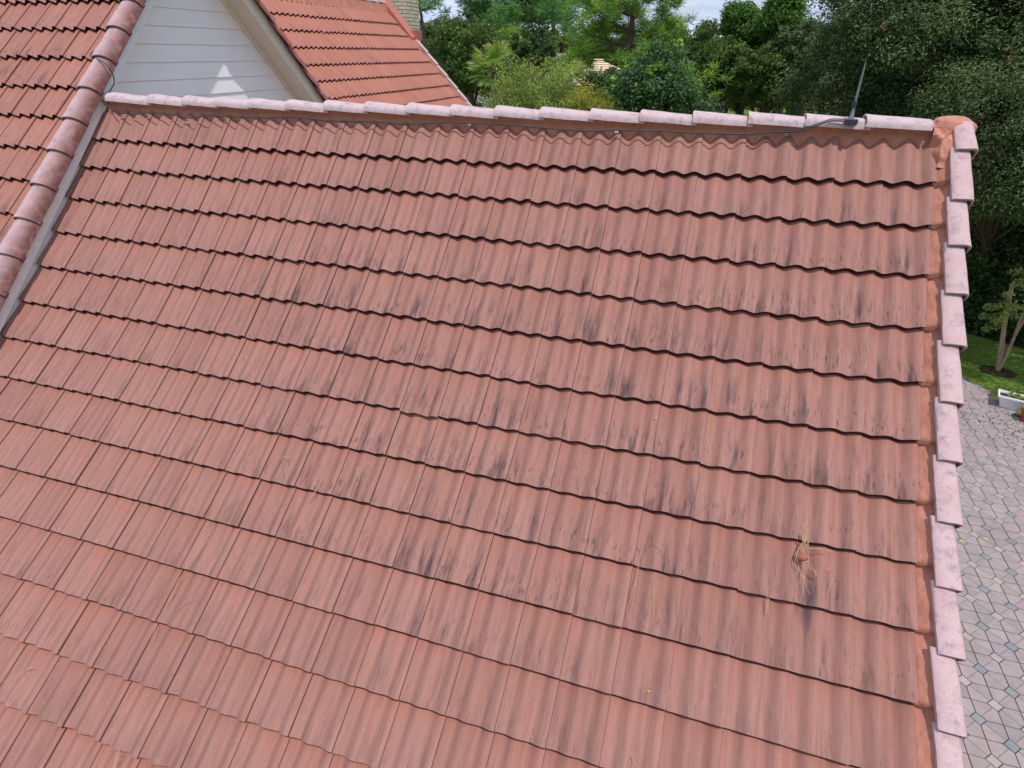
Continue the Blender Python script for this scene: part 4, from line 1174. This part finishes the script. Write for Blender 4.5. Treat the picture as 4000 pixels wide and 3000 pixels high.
# far screen of trees
far_list = [
    (1740, 60, 330, 260, 62, 'oak_grey', 'grey green broadleaf tree with open crown right of the brick chimney'),
    (1830, 20, 395, 340, 40, 'oak', 'tall dense dark oak right of the brick chimney'),
    (1660, 60, 420, 200, 66, 'dark', 'dark tree mostly hidden behind the brick chimney'),
    (2100, 120, 330, 330, 78, 'oak_grey', 'dull green tree behind the palms'),
    (2330, 115, 330, 340, 84, 'oak_grey', 'far grey green tree above the tan neighbouring roof'),
    (2480, 105, 400, 300, 74, 'oak', 'far oak behind the tall pine'),
    (2590, 88, 380, 300, 88, 'oak_grey', 'hazy far tree showing right of the tall pine'),
    (2760, 62, 430, 330, 48, 'oak', 'broad dark oak right of the tall pine'),
    (2700, 160, 440, 260, 40, 'dark', 'low dark oak behind the lime tipped tree'),
    (2920, 95, 420, 330, 44, 'oak', 'dark oak under the vine covered dome'),
    (3080, 110, 415, 300, 40, 'oak', 'olive oak under the vine covered tower'),
    (3165, 60, 350, 260, 34, 'oak_grey', 'grey green oak left of the lightning rod'),
    (2850, 150, 418, 280, 36, 'oak', 'nearer olive oak below the vine covered dome'),
    (3010, 170, 415, 260, 34, 'oak', 'nearer dark oak below the vine covered tower'),
    (2640, 110, 400, 220, 52, 'oak', 'narrow oak between the tall pine and the broad oak'),
    (2230, 170, 350, 260, 70, 'dark', 'dark low tree behind the tan chimney'),
    (2010, 110, 330, 230, 56, 'dark', 'dark magnolia behind the palm'),
]
for (px, t_, b_, w_, D_, lm_, lab) in far_list:
    lf = 0.0052 * D_
    nc = 150
    tree_px('oak_tree' if 'oak' in lab else 'broadleaf_tree', lab, 'tree', px, t_, b_, w_, D_, lm_, leaf=lf * 0.85, nclump=nc, per=130, trunk_r=0.25, group=BG, shell=0.35, limbs=10)
# far low masses closing the horizon
for i, (px, t_, b_, w_, D_) in enumerate([(1950, 150, 420, 500, 115), (2450, 150, 430, 560, 120), (2900, 130, 430, 600, 110), (3400, 120, 440, 700, 90), (1500, 140, 430, 600, 110), (3900, 100, 440, 700, 70), (1100, 120, 430, 700, 120), (700, 120, 430, 700, 120)]):
    labs = ['furthest dark tree beyond the palms', 'furthest tree beyond the tall pine', 'furthest tree beyond the vine covered oaks', 'far tree behind the lightning rod', 'far tree hidden behind the far wing of the house', 'far tree behind the leafy tree at right', 'far tree hidden behind the orange wing', 'far tree hidden behind the white gable']
    tree_px('broadleaf_tree', labs[i], 'tree', px, t_, b_, w_, D_, 'oak', leaf=0.5, nclump=170, per=90, group=BG, trunk_r=0.3, shell=0.3)

# pines
b = column_of(1712, 200, 50)
pine('pine_tree', 'thin leaning pine against the sky just right of the brick chimney', b, 17.5, 9.5, 3.6, 'pine_blue', 200, 0.9, 0.17, (-2.2, 0), 40, BG, 9, wid=0.05)
b = column_of(1975, 200, 52)
pine('pine_tree', 'full bright green pine between the dark oak and the open pines', b, 16.5, 5.0, 4.6, 'pine_blue', 1100, 1.0, 0.26, (0, 0), 46, BG, 16, wid=0.06)
b = column_of(2155, 200, 60)
pine('pine_tree', 'open topped pine with bare lower trunk, left of two against the sky', b, 19.5, 9.2, 4.4, 'pine_blue', 420, 1.0, 0.24, (0.3, 0), 40, BG, 10, wid=0.06)
b = column_of(2195, 200, 63)
pine('pine_tree', 'open topped pine, right of two against the sky', b, 20.0, 9.4, 4.0, 'pine_blue', 340, 1.0, 0.22, (0.5, 0), 40, BG, 9, wid=0.06)
b = column_of(2448, 200, 30)
trk = lambda px, py: at(px, py, 30)
pine('pine_tree', 'tall yellow green pine with dark trunk rising above the tan roof', b, 13.5, 4.4, 2.8, 'pine', 820, 0.55, 0.20, (0.25, 0), 60, BG, 17,
     extra_targets=[(trk(2640, 30), trk(2455, -20)), (trk(2610, 10), trk(2455, -10)), (trk(2350, 30), trk(2452, 20)), (trk(2290, 200), trk(2448, 170)), (trk(2260, 230), trk(2448, 190)), (trk(2580, 150), trk(2450, 130))], wid=0.03)

# palms
def palm(label, px, py, D, n=26, L=1.35, bloomy=True):
    SEED[0] += 1; rg = np.random.default_rng(SEED[0])
    c = at(px, py, D); b = np.array([c[0], c[1], GZ])
    root = empty('palm_tree', b, label, 'palm', 'sabal palms by the far garden')
    mb = MB(); mb.tube([b, b + (c - b) * 0.5 + np.array([0.1, 0, 0]), c], [0.2, 0.16, 0.17], 9); mb.build('trunk', M_BARK, root, True)
    C = []; T = []; Nn = []; Ls = []; Ws = []; rn = []
    st = MB()
    for k in range(n):
        an = rg.uniform(0, 2 * PI); el = rg.uniform(-0.6, 1.2)
        d = np.array([math.cos(an) * math.cos(el), math.sin(an) * math.cos(el), math.sin(el)])
        hub = c + d * L * rg.uniform(0.5, 0.7); st.tube([c, hub], [0.02, 0.012], 4)
        side = np.cross(d, [0, 0, 1.0]); side /= np.linalg.norm(side) + 1e-9; up_ = np.cross(side, d)
        tone = rg.random()
        for j in range(26):
            a = (j - 12.5) / 12.5 * 1.9
            e = d * math.cos(a) + side * math.sin(a) + up_ * 0.15; e[2] -= 0.28 * abs(math.sin(a)) + 0.1; e /= np.linalg.norm(e)
            ln = L * 0.62 * (1 - 0.25 * abs(a) / 1.9)
            C.append(hub + e * ln * 0.5); T.append(e); nn = np.cross(e, side + rg.normal(0, 0.3, 3)); Nn.append(nn / (np.linalg.norm(nn) + 1e-9)); Ls.append(ln); Ws.append(0.07); rn.append(np.clip(tone * 0.6 + rg.random() * 0.4, 0, 1))
    leaf_mesh('crown', np.array(C), np.array(Nn), np.array(T), np.array(Ls), np.array(Ws), np.array(rn), LM['palm'], root)
    st.build('frond_stalks', M_BARK, root)
    if bloomy:
        sel = c + np.array([[-0.7, 0, 0.4], [-0.3, 0, 0.9], [0.4, 0, 0.8], [0.8, 0, 0.2], [-0.9, 0, 0.0]]) * L * 0.8
        _, C, N2, T2, L2, W2, r2 = crown_leaves(rg, None, None, 0, 260, 0.45, 0.12, 0.3, cl=sel)
        leaf_mesh('flower_spray', C, N2, T2, L2, W2, r2, LM['palm_bloom'], root)
palm('lower left palm with drooping fan fronds and cream sprays', 1930, 265, 36)
palm('upper palm behind the fan palm, cream sprays at its top', 1985, 205, 40, 24, 1.4)
palm('plain green palm under the open topped pines', 2195, 165, 60, 24, 1.6, False)

# crape myrtle
D_ = 19
tree_px('crape_myrtle', 'rounded crape myrtle in pink bud behind the ridge', 'tree', 2125, 252, 640, 480, D_, 'myrtle', leaf=0.075, nclump=380, per=150, csize=0.36, trunk_r=0.12, bark=M_BARK_PALE, group=None, shell=0.2, aspect=0.35, up=0.3, extra=bloom('pink', 40, 0.08), limbs=30)
tree_px('crape_myrtle', 'yellowing crape myrtle at the right end of the rounded one', 'tree', 2300, 322, 560, 170, 18.3, 'yellow', leaf=0.06, nclump=70, per=90, csize=0.3, trunk_r=0.06, bark=M_BARK_PALE, shell=0.25, aspect=0.4)
# dark shrubs under
tree_px('magnolia_tree', 'dark magnolia with small leaves behind the palms', 'tree', 2075, 110, 420, 200, 33, 'dark', leaf=0.14, nclump=110, per=130, group=BG, trunk_r=0.15)
tree_px('magnolia_tree', 'dark glossy tree left of the lime tipped one', 'tree', 2400, 250, 520, 240, 24, 'dark', leaf=0.12, nclump=140, per=130, group=BG, trunk_r=0.13)
# glossy tree with lime tips
tree_px('lime_tipped_tree', 'glossy dark tree with lime green new shoots right of the yellowing myrtle', 'tree', 2560, 175, 540, 260, 21, 'glossy', leaf=0.13, nclump=150, per=120, csize=0.42, trunk_r=0.12, aspect=0.35, extra=bloom('lime', 50, 0.26, parts='new_shoots'), shell=0.45)
tree_px('broadleaf_tree', 'lower glossy tree right of the lime tipped one', 'tree', 2660, 330, 560, 260, 22, 'glossy', leaf=0.12, nclump=120, per=110, csize=0.4, trunk_r=0.1, aspect=0.35, extra=bloom('lime', 26, 0.2, parts='new_shoots'), shell=0.4)
# vines
tree_px('vine_covered_tree', 'domed tree smothered in bright green vines', 'tree', 2890, 12, 130, 90, 39, 'vine', leaf=0.15, nclump=90, per=150, csize=0.45, trunk_r=0.2, shell=0.5, group=BG)
tree_px('vine_covered_tree', 'low green vine curtain between the dome and the vine tower', 'tree', 2960, 38, 170, 200, 39.5, 'vine', leaf=0.15, nclump=90, per=150, csize=0.5, trunk_r=0.2, shell=0.5, group=BG)
tree_px('vine_covered_tree', 'tall vine covered tower of a tree left of the lightning rod', 'tree', 3055, -60, 200, 115, 37, 'vine', leaf=0.15, nclump=120, per=170, csize=0.5, trunk_r=0.2, shell=0.5, group=BG)

# right side near trees
near = [
    (3570, -250, 640, 660, 20.0, 'oak_grey', 'grey leaved broad tree directly behind the lightning rod', 560, (2.0, 4.0)),
    (3780, -500, 560, 620, 19.0, 'oak_grey', 'tall leafy tree set back above the ridge corner', 540, (2.5, 4.0)),
    (3990, 100, 860, 520, 17.5, 'oak_grey', 'dense small leaved tree at the right edge beside the verge', 520, (5.0, 4.0)),
    (3830, 400, 860, 300, 18.5, 'oak', 'lower leafy mass right of the ridge corner', 320, (3.0, 4.0)),
]
for (px, t_, b_, w_, D_, lm_, lab, nc, off_) in near:
    c_ = at(px, (t_ + b_) / 2, D_)
    tree_px('small_leaved_tree', lab, 'tree', px, t_, b_, w_, D_, lm_, leaf=0.0042 * D_, nclump=nc, per=250, csize=0.46, aspect=0.42, trunk_r=0.14, shell=0.45, up=0.7,
            base=(c_[0] + off_[0], c_[1] + off_[1], GZ), extra=bloom('hotpink', 6, 0.12) if px > 3500 else None, limbs=60, group='leafy trees right of the roof')
for (px, t_, b_, w_, D_, lab) in [(3900, 620, 1330, 460, 24, 'dark shaded tree behind the right edge tree'), (4150, 500, 1330, 460, 22.5, 'dark tree just outside the right edge'), (3600, 100, 900, 500, 26, 'dark tree filling behind the lightning rod'), (4100, -200, 900, 600, 25, 'dark tall tree filling the right edge'), (3420, 60, 480, 300, 31, 'dark tree left behind the lightning rod')]:
    c_ = at(px, (t_ + b_) / 2, D_)
    tree_px('shade_tree', lab, 'tree', px, t_, b_, w_, D_, 'dark', leaf=0.13, nclump=260, per=130, csize=0.7, aspect=0.5, trunk_r=0.15, shell=0.2, base=(c_[0] + 1.5, c_[1] + 3.0, GZ), group='dark trees in the shade at right')
for (px, t_, b_, w_, D_, lab) in [(3830, 1080, 1330, 330, 22, 'dark low shrub behind the slender tree, nearest the verge'), (4040, 1060, 1340, 330, 21.5, 'dark low shrub behind the slender tree, at the right edge')]:
    tree_px('shrub', lab, 'shrub', px, t_, b_, w_, D_, 'dark', leaf=0.09, nclump=160, per=130, csize=0.45, aspect=0.5, trunk_r=0.04, shell=0.15, group='dark trees in the shade at right')

tree('shade_tree', 'spreading tree at the top right corner whose crown shades the lawn', 'tree', (9.6, 10.8, 2.4), (3.3, 3.3, 2.4), 'oak_grey', leaf=0.085, nclump=420, per=210, csize=0.5, aspect=0.42, trunk_r=0.25, shell=0.35, base=(12.5, 12.5, GZ), group='dark trees in the shade at right')
# slender multi stem tree on the lawn
SEED[0] += 1; rg = np.random.default_rng(77)
bp2 = ground_at(3895, 1452)
root = empty('slender_tree', bp2, 'slender multi stemmed tree with sparse round leaves on the lawn by the patio', 'tree')
mb = MB()
D0 = math.hypot(bp2[0] - CAM[0], bp2[1] - CAM[1])
for pts in ([(3893, 1450), (3915, 1370), (3925, 1290), (3960, 1100)], [(3897, 1450), (3930, 1390), (3965, 1310), (3995, 1260), (4040, 1180)], [(3893, 1448), (3908, 1350), (3935, 1180), (3950, 1110)], [(3965, 1310), (3990, 1240), (4010, 1200)]):
    P = [at(x, y, D0) for x, y in pts]; mb.tube(smooth_pts(P, 5), list(np.linspace(0.045, 0.02, (len(pts) - 1) * 5 + 1)), 7)
mb.build('trunk', M_BARK_PALE, root, True)
cl_pts = np.array([at(x, y, D0 + rg.uniform(-0.6, 0.6)) for x, y in [(3845, 1235), (3870, 1200), (3900, 1195), (3930, 1185), (3960, 1190), (3990, 1200), (3880, 1240), (3920, 1230), (3960, 1230), (3990, 1250), (3850, 1285), (3890, 1270), (3940, 1150), (3980, 1110), (4020, 1180), (4040, 1230), (4030, 1130), (3975, 1060), (4000, 1100), (3905, 1250), (3935, 1210)]])
_, C, Nn, T, L, Wd, rn = crown_leaves(rg, None, None, 0, 90, 0.17, 0.05, 0.7, cl=cl_pts)
leaf_mesh('crown', C, Nn, T, L, Wd, rn, LM['myrtle'], root)
lump('mulch_ring', (bp2[0], bp2[1], GZ + 0.0), (0.42, 0.32, 0.05), M_MULCH, root, 2, 0.1)

# bare pale tree, hedges and garden things at far left gap
def bare_tree(label, px, py, D, H, n=60):
    SEED[0] += 1; rg = np.random.default_rng(SEED[0]); p = at(px, py, D); b = np.array([p[0], p[1], GZ])
    root = empty('bare_tree', b, label, 'tree'); mb = MB(); c = np.array([p[0], p[1], p[2]])
    mb.tube([b, c - np.array([0, 0, H * 0.8])], [0.12, 0.08], 6)
    for k in range(n):
        s_ = c - np.array([0, 0, H * 0.8]) ; d = unit(rg, 1)[0]; d[2] = abs(d[2]) * 0.9 + 0.1
        e = s_ + d * H * rg.uniform(0.6, 1.3); mid = (s_ + e) / 2 + rg.normal(0, 0.15, 3)
        mb.tube([s_, mid, e], [0.035, 0.025, 0.012], 4)
        for q in range(3): mb.tube([mid, mid + (e - mid) * 0.8 + rg.normal(0, 0.35, 3)], [0.02, 0.009], 4)
    mb.build('branches', M_TWIG, root)
bare_tree('bare pale twiggy tree beside the far wing verge', 1745, 310, 42, 1.7)
bare_tree('small bare grey tree over the white garden seat', 1905, 350, 46, 1.2, 30)

def hedge(label, x0, x1, yt, yb, D, mat, seed, depth=1.2):
    rg = np.random.default_rng(seed); a = at(x0, yt, D); b = at(x1, yt, D); zb = at((x0 + x1) / 2, yb, D)[2]
    n = 9000; t = rg.random(n)[:, None]
    C = a + (b - a) * t; C[:, 2] = zb + (a[2] - zb) * rg.random(n) ** 0.5
    fw = (b - a)[:2]; fw /= np.linalg.norm(fw); nm = np.array([-fw[1], fw[0], 0])
    C = C + nm * rg.uniform(-depth / 2, depth / 2, n)[:, None] + rg.normal(0, 0.04, (n, 3))
    Nn = unit(rg, n) + np.array([0, 0, 0.5]); Nn /= np.linalg.norm(Nn, axis=1)[:, None]
    T = np.cross(Nn, unit(rg, n)); T /= np.linalg.norm(T, axis=1)[:, None]; L = rg.uniform(0.1, 0.2, n)
    o = leaf_mesh('hedge', C, Nn, T, L, L * 0.6, rg.random(n), LM[mat], None); tag(o, label, 'hedge', 'clipped hedges in the far garden')
hedge('long clipped grey green hedge beside the round white lamp', 1795, 1850, 374, 400, 62, 'oak_grey', 5)
hedge('bright lime clipped hedge in front of the long grey one', 1810, 1885, 392, 425, 50, 'hedge', 6)
hedge('rounded bright hedge against the far wing verge', 1765, 1790, 366, 410, 48, 'hedge', 7)
hedge('low bright hedge strip at the foot of the vine covered trees', 2640, 3100, 436, 452, 78, 'hedge', 8)
p = at(1797, 366, 47)
gl = empty('garden_lamp', (p[0], p[1], GZ), 'round white disc lamp on a thin grey pole by the hedge', 'lamp')
mb = MB(); mb.tube([(p[0], p[1], GZ), (p[0], p[1], p[2])], 0.03, 6); mb.build('pole', M_FLASH, gl)
M_WHITE = simple('white_plastic', srgb(226, 228, 232), 0.4, 0.5, 0.04, 6)
mb = MB(); mb.tube([p + np.array([0, 0.0, 0.0]), p + np.array([0.02, -0.12, 0.02])], [0.10, 0.30], 18); mb.build('disc', M_WHITE, gl, True, 40)
p = at(1914, 372, 49)
sg = empty('garden_bench', (p[0], p[1], GZ), 'white garden bench frame below the fan palms', 'bench')
mb = MB(); mb.box((p[0], p[1], p[2] - 0.25), (0.10, 0.10, 0.5)); mb.box((p[0] + 0.9, p[1], p[2] - 0.25), (0.06, 0.06, 0.45)); mb.build('seat_post', M_WHITE, sg)
mb = MB(); mb.box((p[0] + 0.45, p[1], p[2] + 0.02), (0.40, 0.05, 0.04)); mb.box((p[0] + 0.45, p[1], p[2] - 0.28), (0.40, 0.05, 0.04)); mb.build('bench_rail', M_WHITE, sg)

# ------------------------------------------------------------------ neighbouring houses
M_TAN = simple('tan_stucco', srgb(214, 200, 166), 0.85, 0.2, 0.05, 4, 0.2)
def stripe_roof(name, c1, c2, scale):
    t = NT(name); p = t.pos(); s_ = t.n('ShaderNodeSeparateXYZ'); t.l(p, s_.inputs[0])
    w = t.n('ShaderNodeTexWave'); w.wave_type = 'BANDS'; w.bands_direction = 'Z'; w.inputs['Scale'].default_value = scale; w.inputs['Distortion'].default_value = 0.3
    t.l(p, w.inputs['Vector']); f = t.noise(p, 3, 4)
    t.base(t.mix(0.5, t.ramp(w.outputs['Fac'], [(0.2, c1), (0.5, c2)]), t.ramp(f, [(0.3, 0.8), (0.7, 1.1)]), 'MULTIPLY'), 0.85, 0.2); return t.m
M_TANROOF = stripe_roof('tan_tile', srgb(150, 124, 98), srgb(226, 202, 176), 1.9)
M_PINKROOF = stripe_roof('red_tile', srgb(150, 78, 66), srgb(206, 124, 104), 1.9)
def hip_house(name, label, centre, w, d, zw, zr, roofmat, wallmat, rotz=0.0, chim=None):
    root = empty(name, (centre[0], centre[1], GZ), label, 'house')
    Rm = Matrix.Rotation(rotz, 3, 'Z')
    T = lambda x, y, z: tuple(Vector((centre[0], centre[1], 0)) + Rm @ Vector((x, y, z)))
    mb = MB(); mb.add([T(x, y, z) for z in (GZ, zw) for (x, y) in ((-w, -d), (w, -d), (w, d), (-w, d))], [(0, 1, 5, 4), (1, 2, 6, 5), (2, 3, 7, 6), (3, 0, 4, 7)]); mb.build('wall', wallmat, root)
    o = 0.5; r = max(0.5, w - d)
    mb = MB(); mb.add([T(-w - o, -d - o, zw - .1), T(w + o, -d - o, zw - .1), T(w + o, d + o, zw - .1), T(-w - o, d + o, zw - .1), T(-r, 0, zr), T(r, 0, zr)], [(0, 1, 5, 4), (1, 2, 5), (2, 3, 4, 5), (3, 0, 4), (3, 2, 1, 0)])
    rf = mb.build('roof', roofmat, root)
    mb = MB(); mb.tube([T(-r, 0, zr + .03), T(r, 0, zr + .03)], 0.12, 8); mb.build('ridge_cap', roofmat, rf)
    for sx in (-0.5, 0.4):
        fr = MB(); fr.box(T(sx * w, -d - 0.03, (GZ + zw) / 2 + .2), (0.7, 0.05, 0.7), Rm); f_ = fr.build('window', M_WHITE, root)
        pn_ = MB(); pn_.box(T(sx * w, -d - 0.06, (GZ + zw) / 2 + .2), (0.62, 0.04, 0.62), Rm); pn_.build('pane', M_DARK, f_)
    return root, T
cN = at(2225, 268, 58)
tan_h, T_ = hip_house('neighbour_house', 'tan stucco house with pale tile roof and stucco chimney behind the crape myrtle', (cN[0] + 0.8, cN[1] + 3), 5.5, 4.0, at(2225, 330, 55)[2], at(2225, 238, 58)[2], M_TANROOF, M_TAN, 0.25)
pc_ = at(2181, 240, 54)
mb = MB(); ztp = at(2181, 218, 54)[2]; mb.box((pc_[0], pc_[1], (ztp - 3.5)), (0.55, 0.5, 3.5)); mb.box((pc_[0], pc_[1], ztp - 0.12), (0.62, 0.57, 0.13)); mb.box((pc_[0], pc_[1], ztp + 0.10), (0.50, 0.45, 0.09))
mb.build('chimney', M_TAN, tan_h)
cN = at(3300, 400, 48)
hip_house('neighbour_house', 'beige house with red tiled eave glimpsed left of the lightning rod', (cN[0] + 3.0, cN[1] + 3), 5.5, 4.5, at(3235, 405, 46)[2], at(3235, 300, 48)[2], M_PINKROOF, M_TAN, -0.15)
cN = at(2500, 310, 60)
hip_house('neighbour_house', 'pale pink roofed house behind the lime tipped tree', (cN[0], cN[1] + 3), 5.0, 4.0, at(2500, 330, 58)[2], at(2500, 262, 60)[2], M_TANROOF, M_TAN, -0.2)
cN = at(1770, 230, 75)
hip_house('neighbour_house', 'white walled house glimpsed through the dark oak', (cN[0], cN[1] + 3), 5.0, 4.0, at(1770, 205, 70)[2], at(1770, 165, 75)[2], M_TANROOF, M_WHITE, 0.1)

# ------------------------------------------------------------------ planter and pot on the patio edge
def tub(name, label, cat, px, py, w, d, h, taper, mat, rot, soil=True):
    q = ground_at(px, py, GZ + 0.02); root = empty(name, (q[0], q[1], GZ + 0.02), label, cat)
    Rm = Matrix.Rotation(rot, 3, 'Z'); z0_ = GZ + 0.022
    T = lambda x, y, z: tuple(Vector((q[0], q[1], z0_)) + Rm @ Vector((x, y, z)))
    def ring(a, b, z): return [T(-a, -b, z), T(a, -b, z), T(a, b, z), T(-a, b, z)]
    R_ = [ring(w * taper, d * taper, 0), ring(w * 0.93, d * 0.9, h * 0.86), ring(w * 0.94, d * 0.92, h * 0.87), ring(w * 1.06, d * 1.1, h * 0.88), ring(w * 1.06, d * 1.1, h), ring(w * 0.93, d * 0.88, h), ring(w * 0.88, d * 0.8, h * 0.75)]
    mb = MB(); vs = [v for r in R_ for v in r]
    fs = [(3, 2, 1, 0)] + [(i * 4 + j, i * 4 + (j + 1) % 4, (i + 1) * 4 + (j + 1) % 4, (i + 1) * 4 + j) for i in range(len(R_) - 1) for j in range(4)]
    mb.add(vs, fs); mb.build('tub', mat, root)
    mb = MB(); mb.add(ring(w * 0.9, d * 0.82, h * 0.84), [(0, 1, 2, 3)]); mb.build('soil', M_MULCH, root)
    rg = np.random.default_rng(5)
    cl = np.array([T(rg.uniform(-w, w) * 0.7, rg.uniform(-d, d) * 0.6, h * rg.uniform(0.95, 1.15)) for _ in range(14)])
    _, C, Nn, T2, L, Wd, rn = crown_leaves(rg, None, None, 0, 22, 0.05, 0.05, 0.4, cl=cl)
    leaf_mesh('seedlings', C, Nn, T2, L, Wd, rn, LM['myrtle'], root)
    return root
tub('planter', 'white rectangular planter tub with sparse seedlings at the patio edge', 'planter', 3935, 1590, 0.25, 0.17, 0.30, 0.60, M_WHITE, R(-18))
M_TERRA = simple('terracotta_pot', srgb(168, 84, 56), 0.8, 0.2, 0.1, 10, 0.2)
q = ground_at(4012, 1645, GZ + 0.02)
pot = empty('flower_pot', (q[0], q[1], GZ + 0.02), 'terracotta pot cut by the right edge beside the white planter', 'pot')
mb = MB(); mb.tube([(q[0], q[1], GZ + 0.02), (q[0], q[1], GZ + 0.26), (q[0], q[1], GZ + 0.262), (q[0], q[1], GZ + 0.33), (q[0], q[1], GZ + 0.331), (q[0], q[1], GZ + 0.28)], [0.12, 0.17, 0.19, 0.195, 0.165, 0.155], 20); mb.build('pot_body', M_TERRA, pot, True, 40)

# leaf litter scattered on the pavers by the planter
rg = np.random.default_rng(8); n = 260
base = ground_at(3900, 1640, GZ + 0.035)
C = base + np.stack([rg.normal(0.1, 0.55, n), rg.normal(-0.1, 0.45, n), rg.uniform(0, 0.012, n)], -1)
Nn = np.tile([0, 0, 1.0], (n, 1)) + rg.normal(0, 0.25, (n, 3)); Nn /= np.linalg.norm(Nn, axis=1)[:, None]
T = np.cross(Nn, unit(rg, n)); T /= np.linalg.norm(T, axis=1)[:, None]; L = rg.uniform(0.02, 0.06, n)
tag(leaf_mesh('fallen_leaves', C, Nn, T, L, L * 0.5, rg.random(n), M_MULCH, None), kind='stuff')
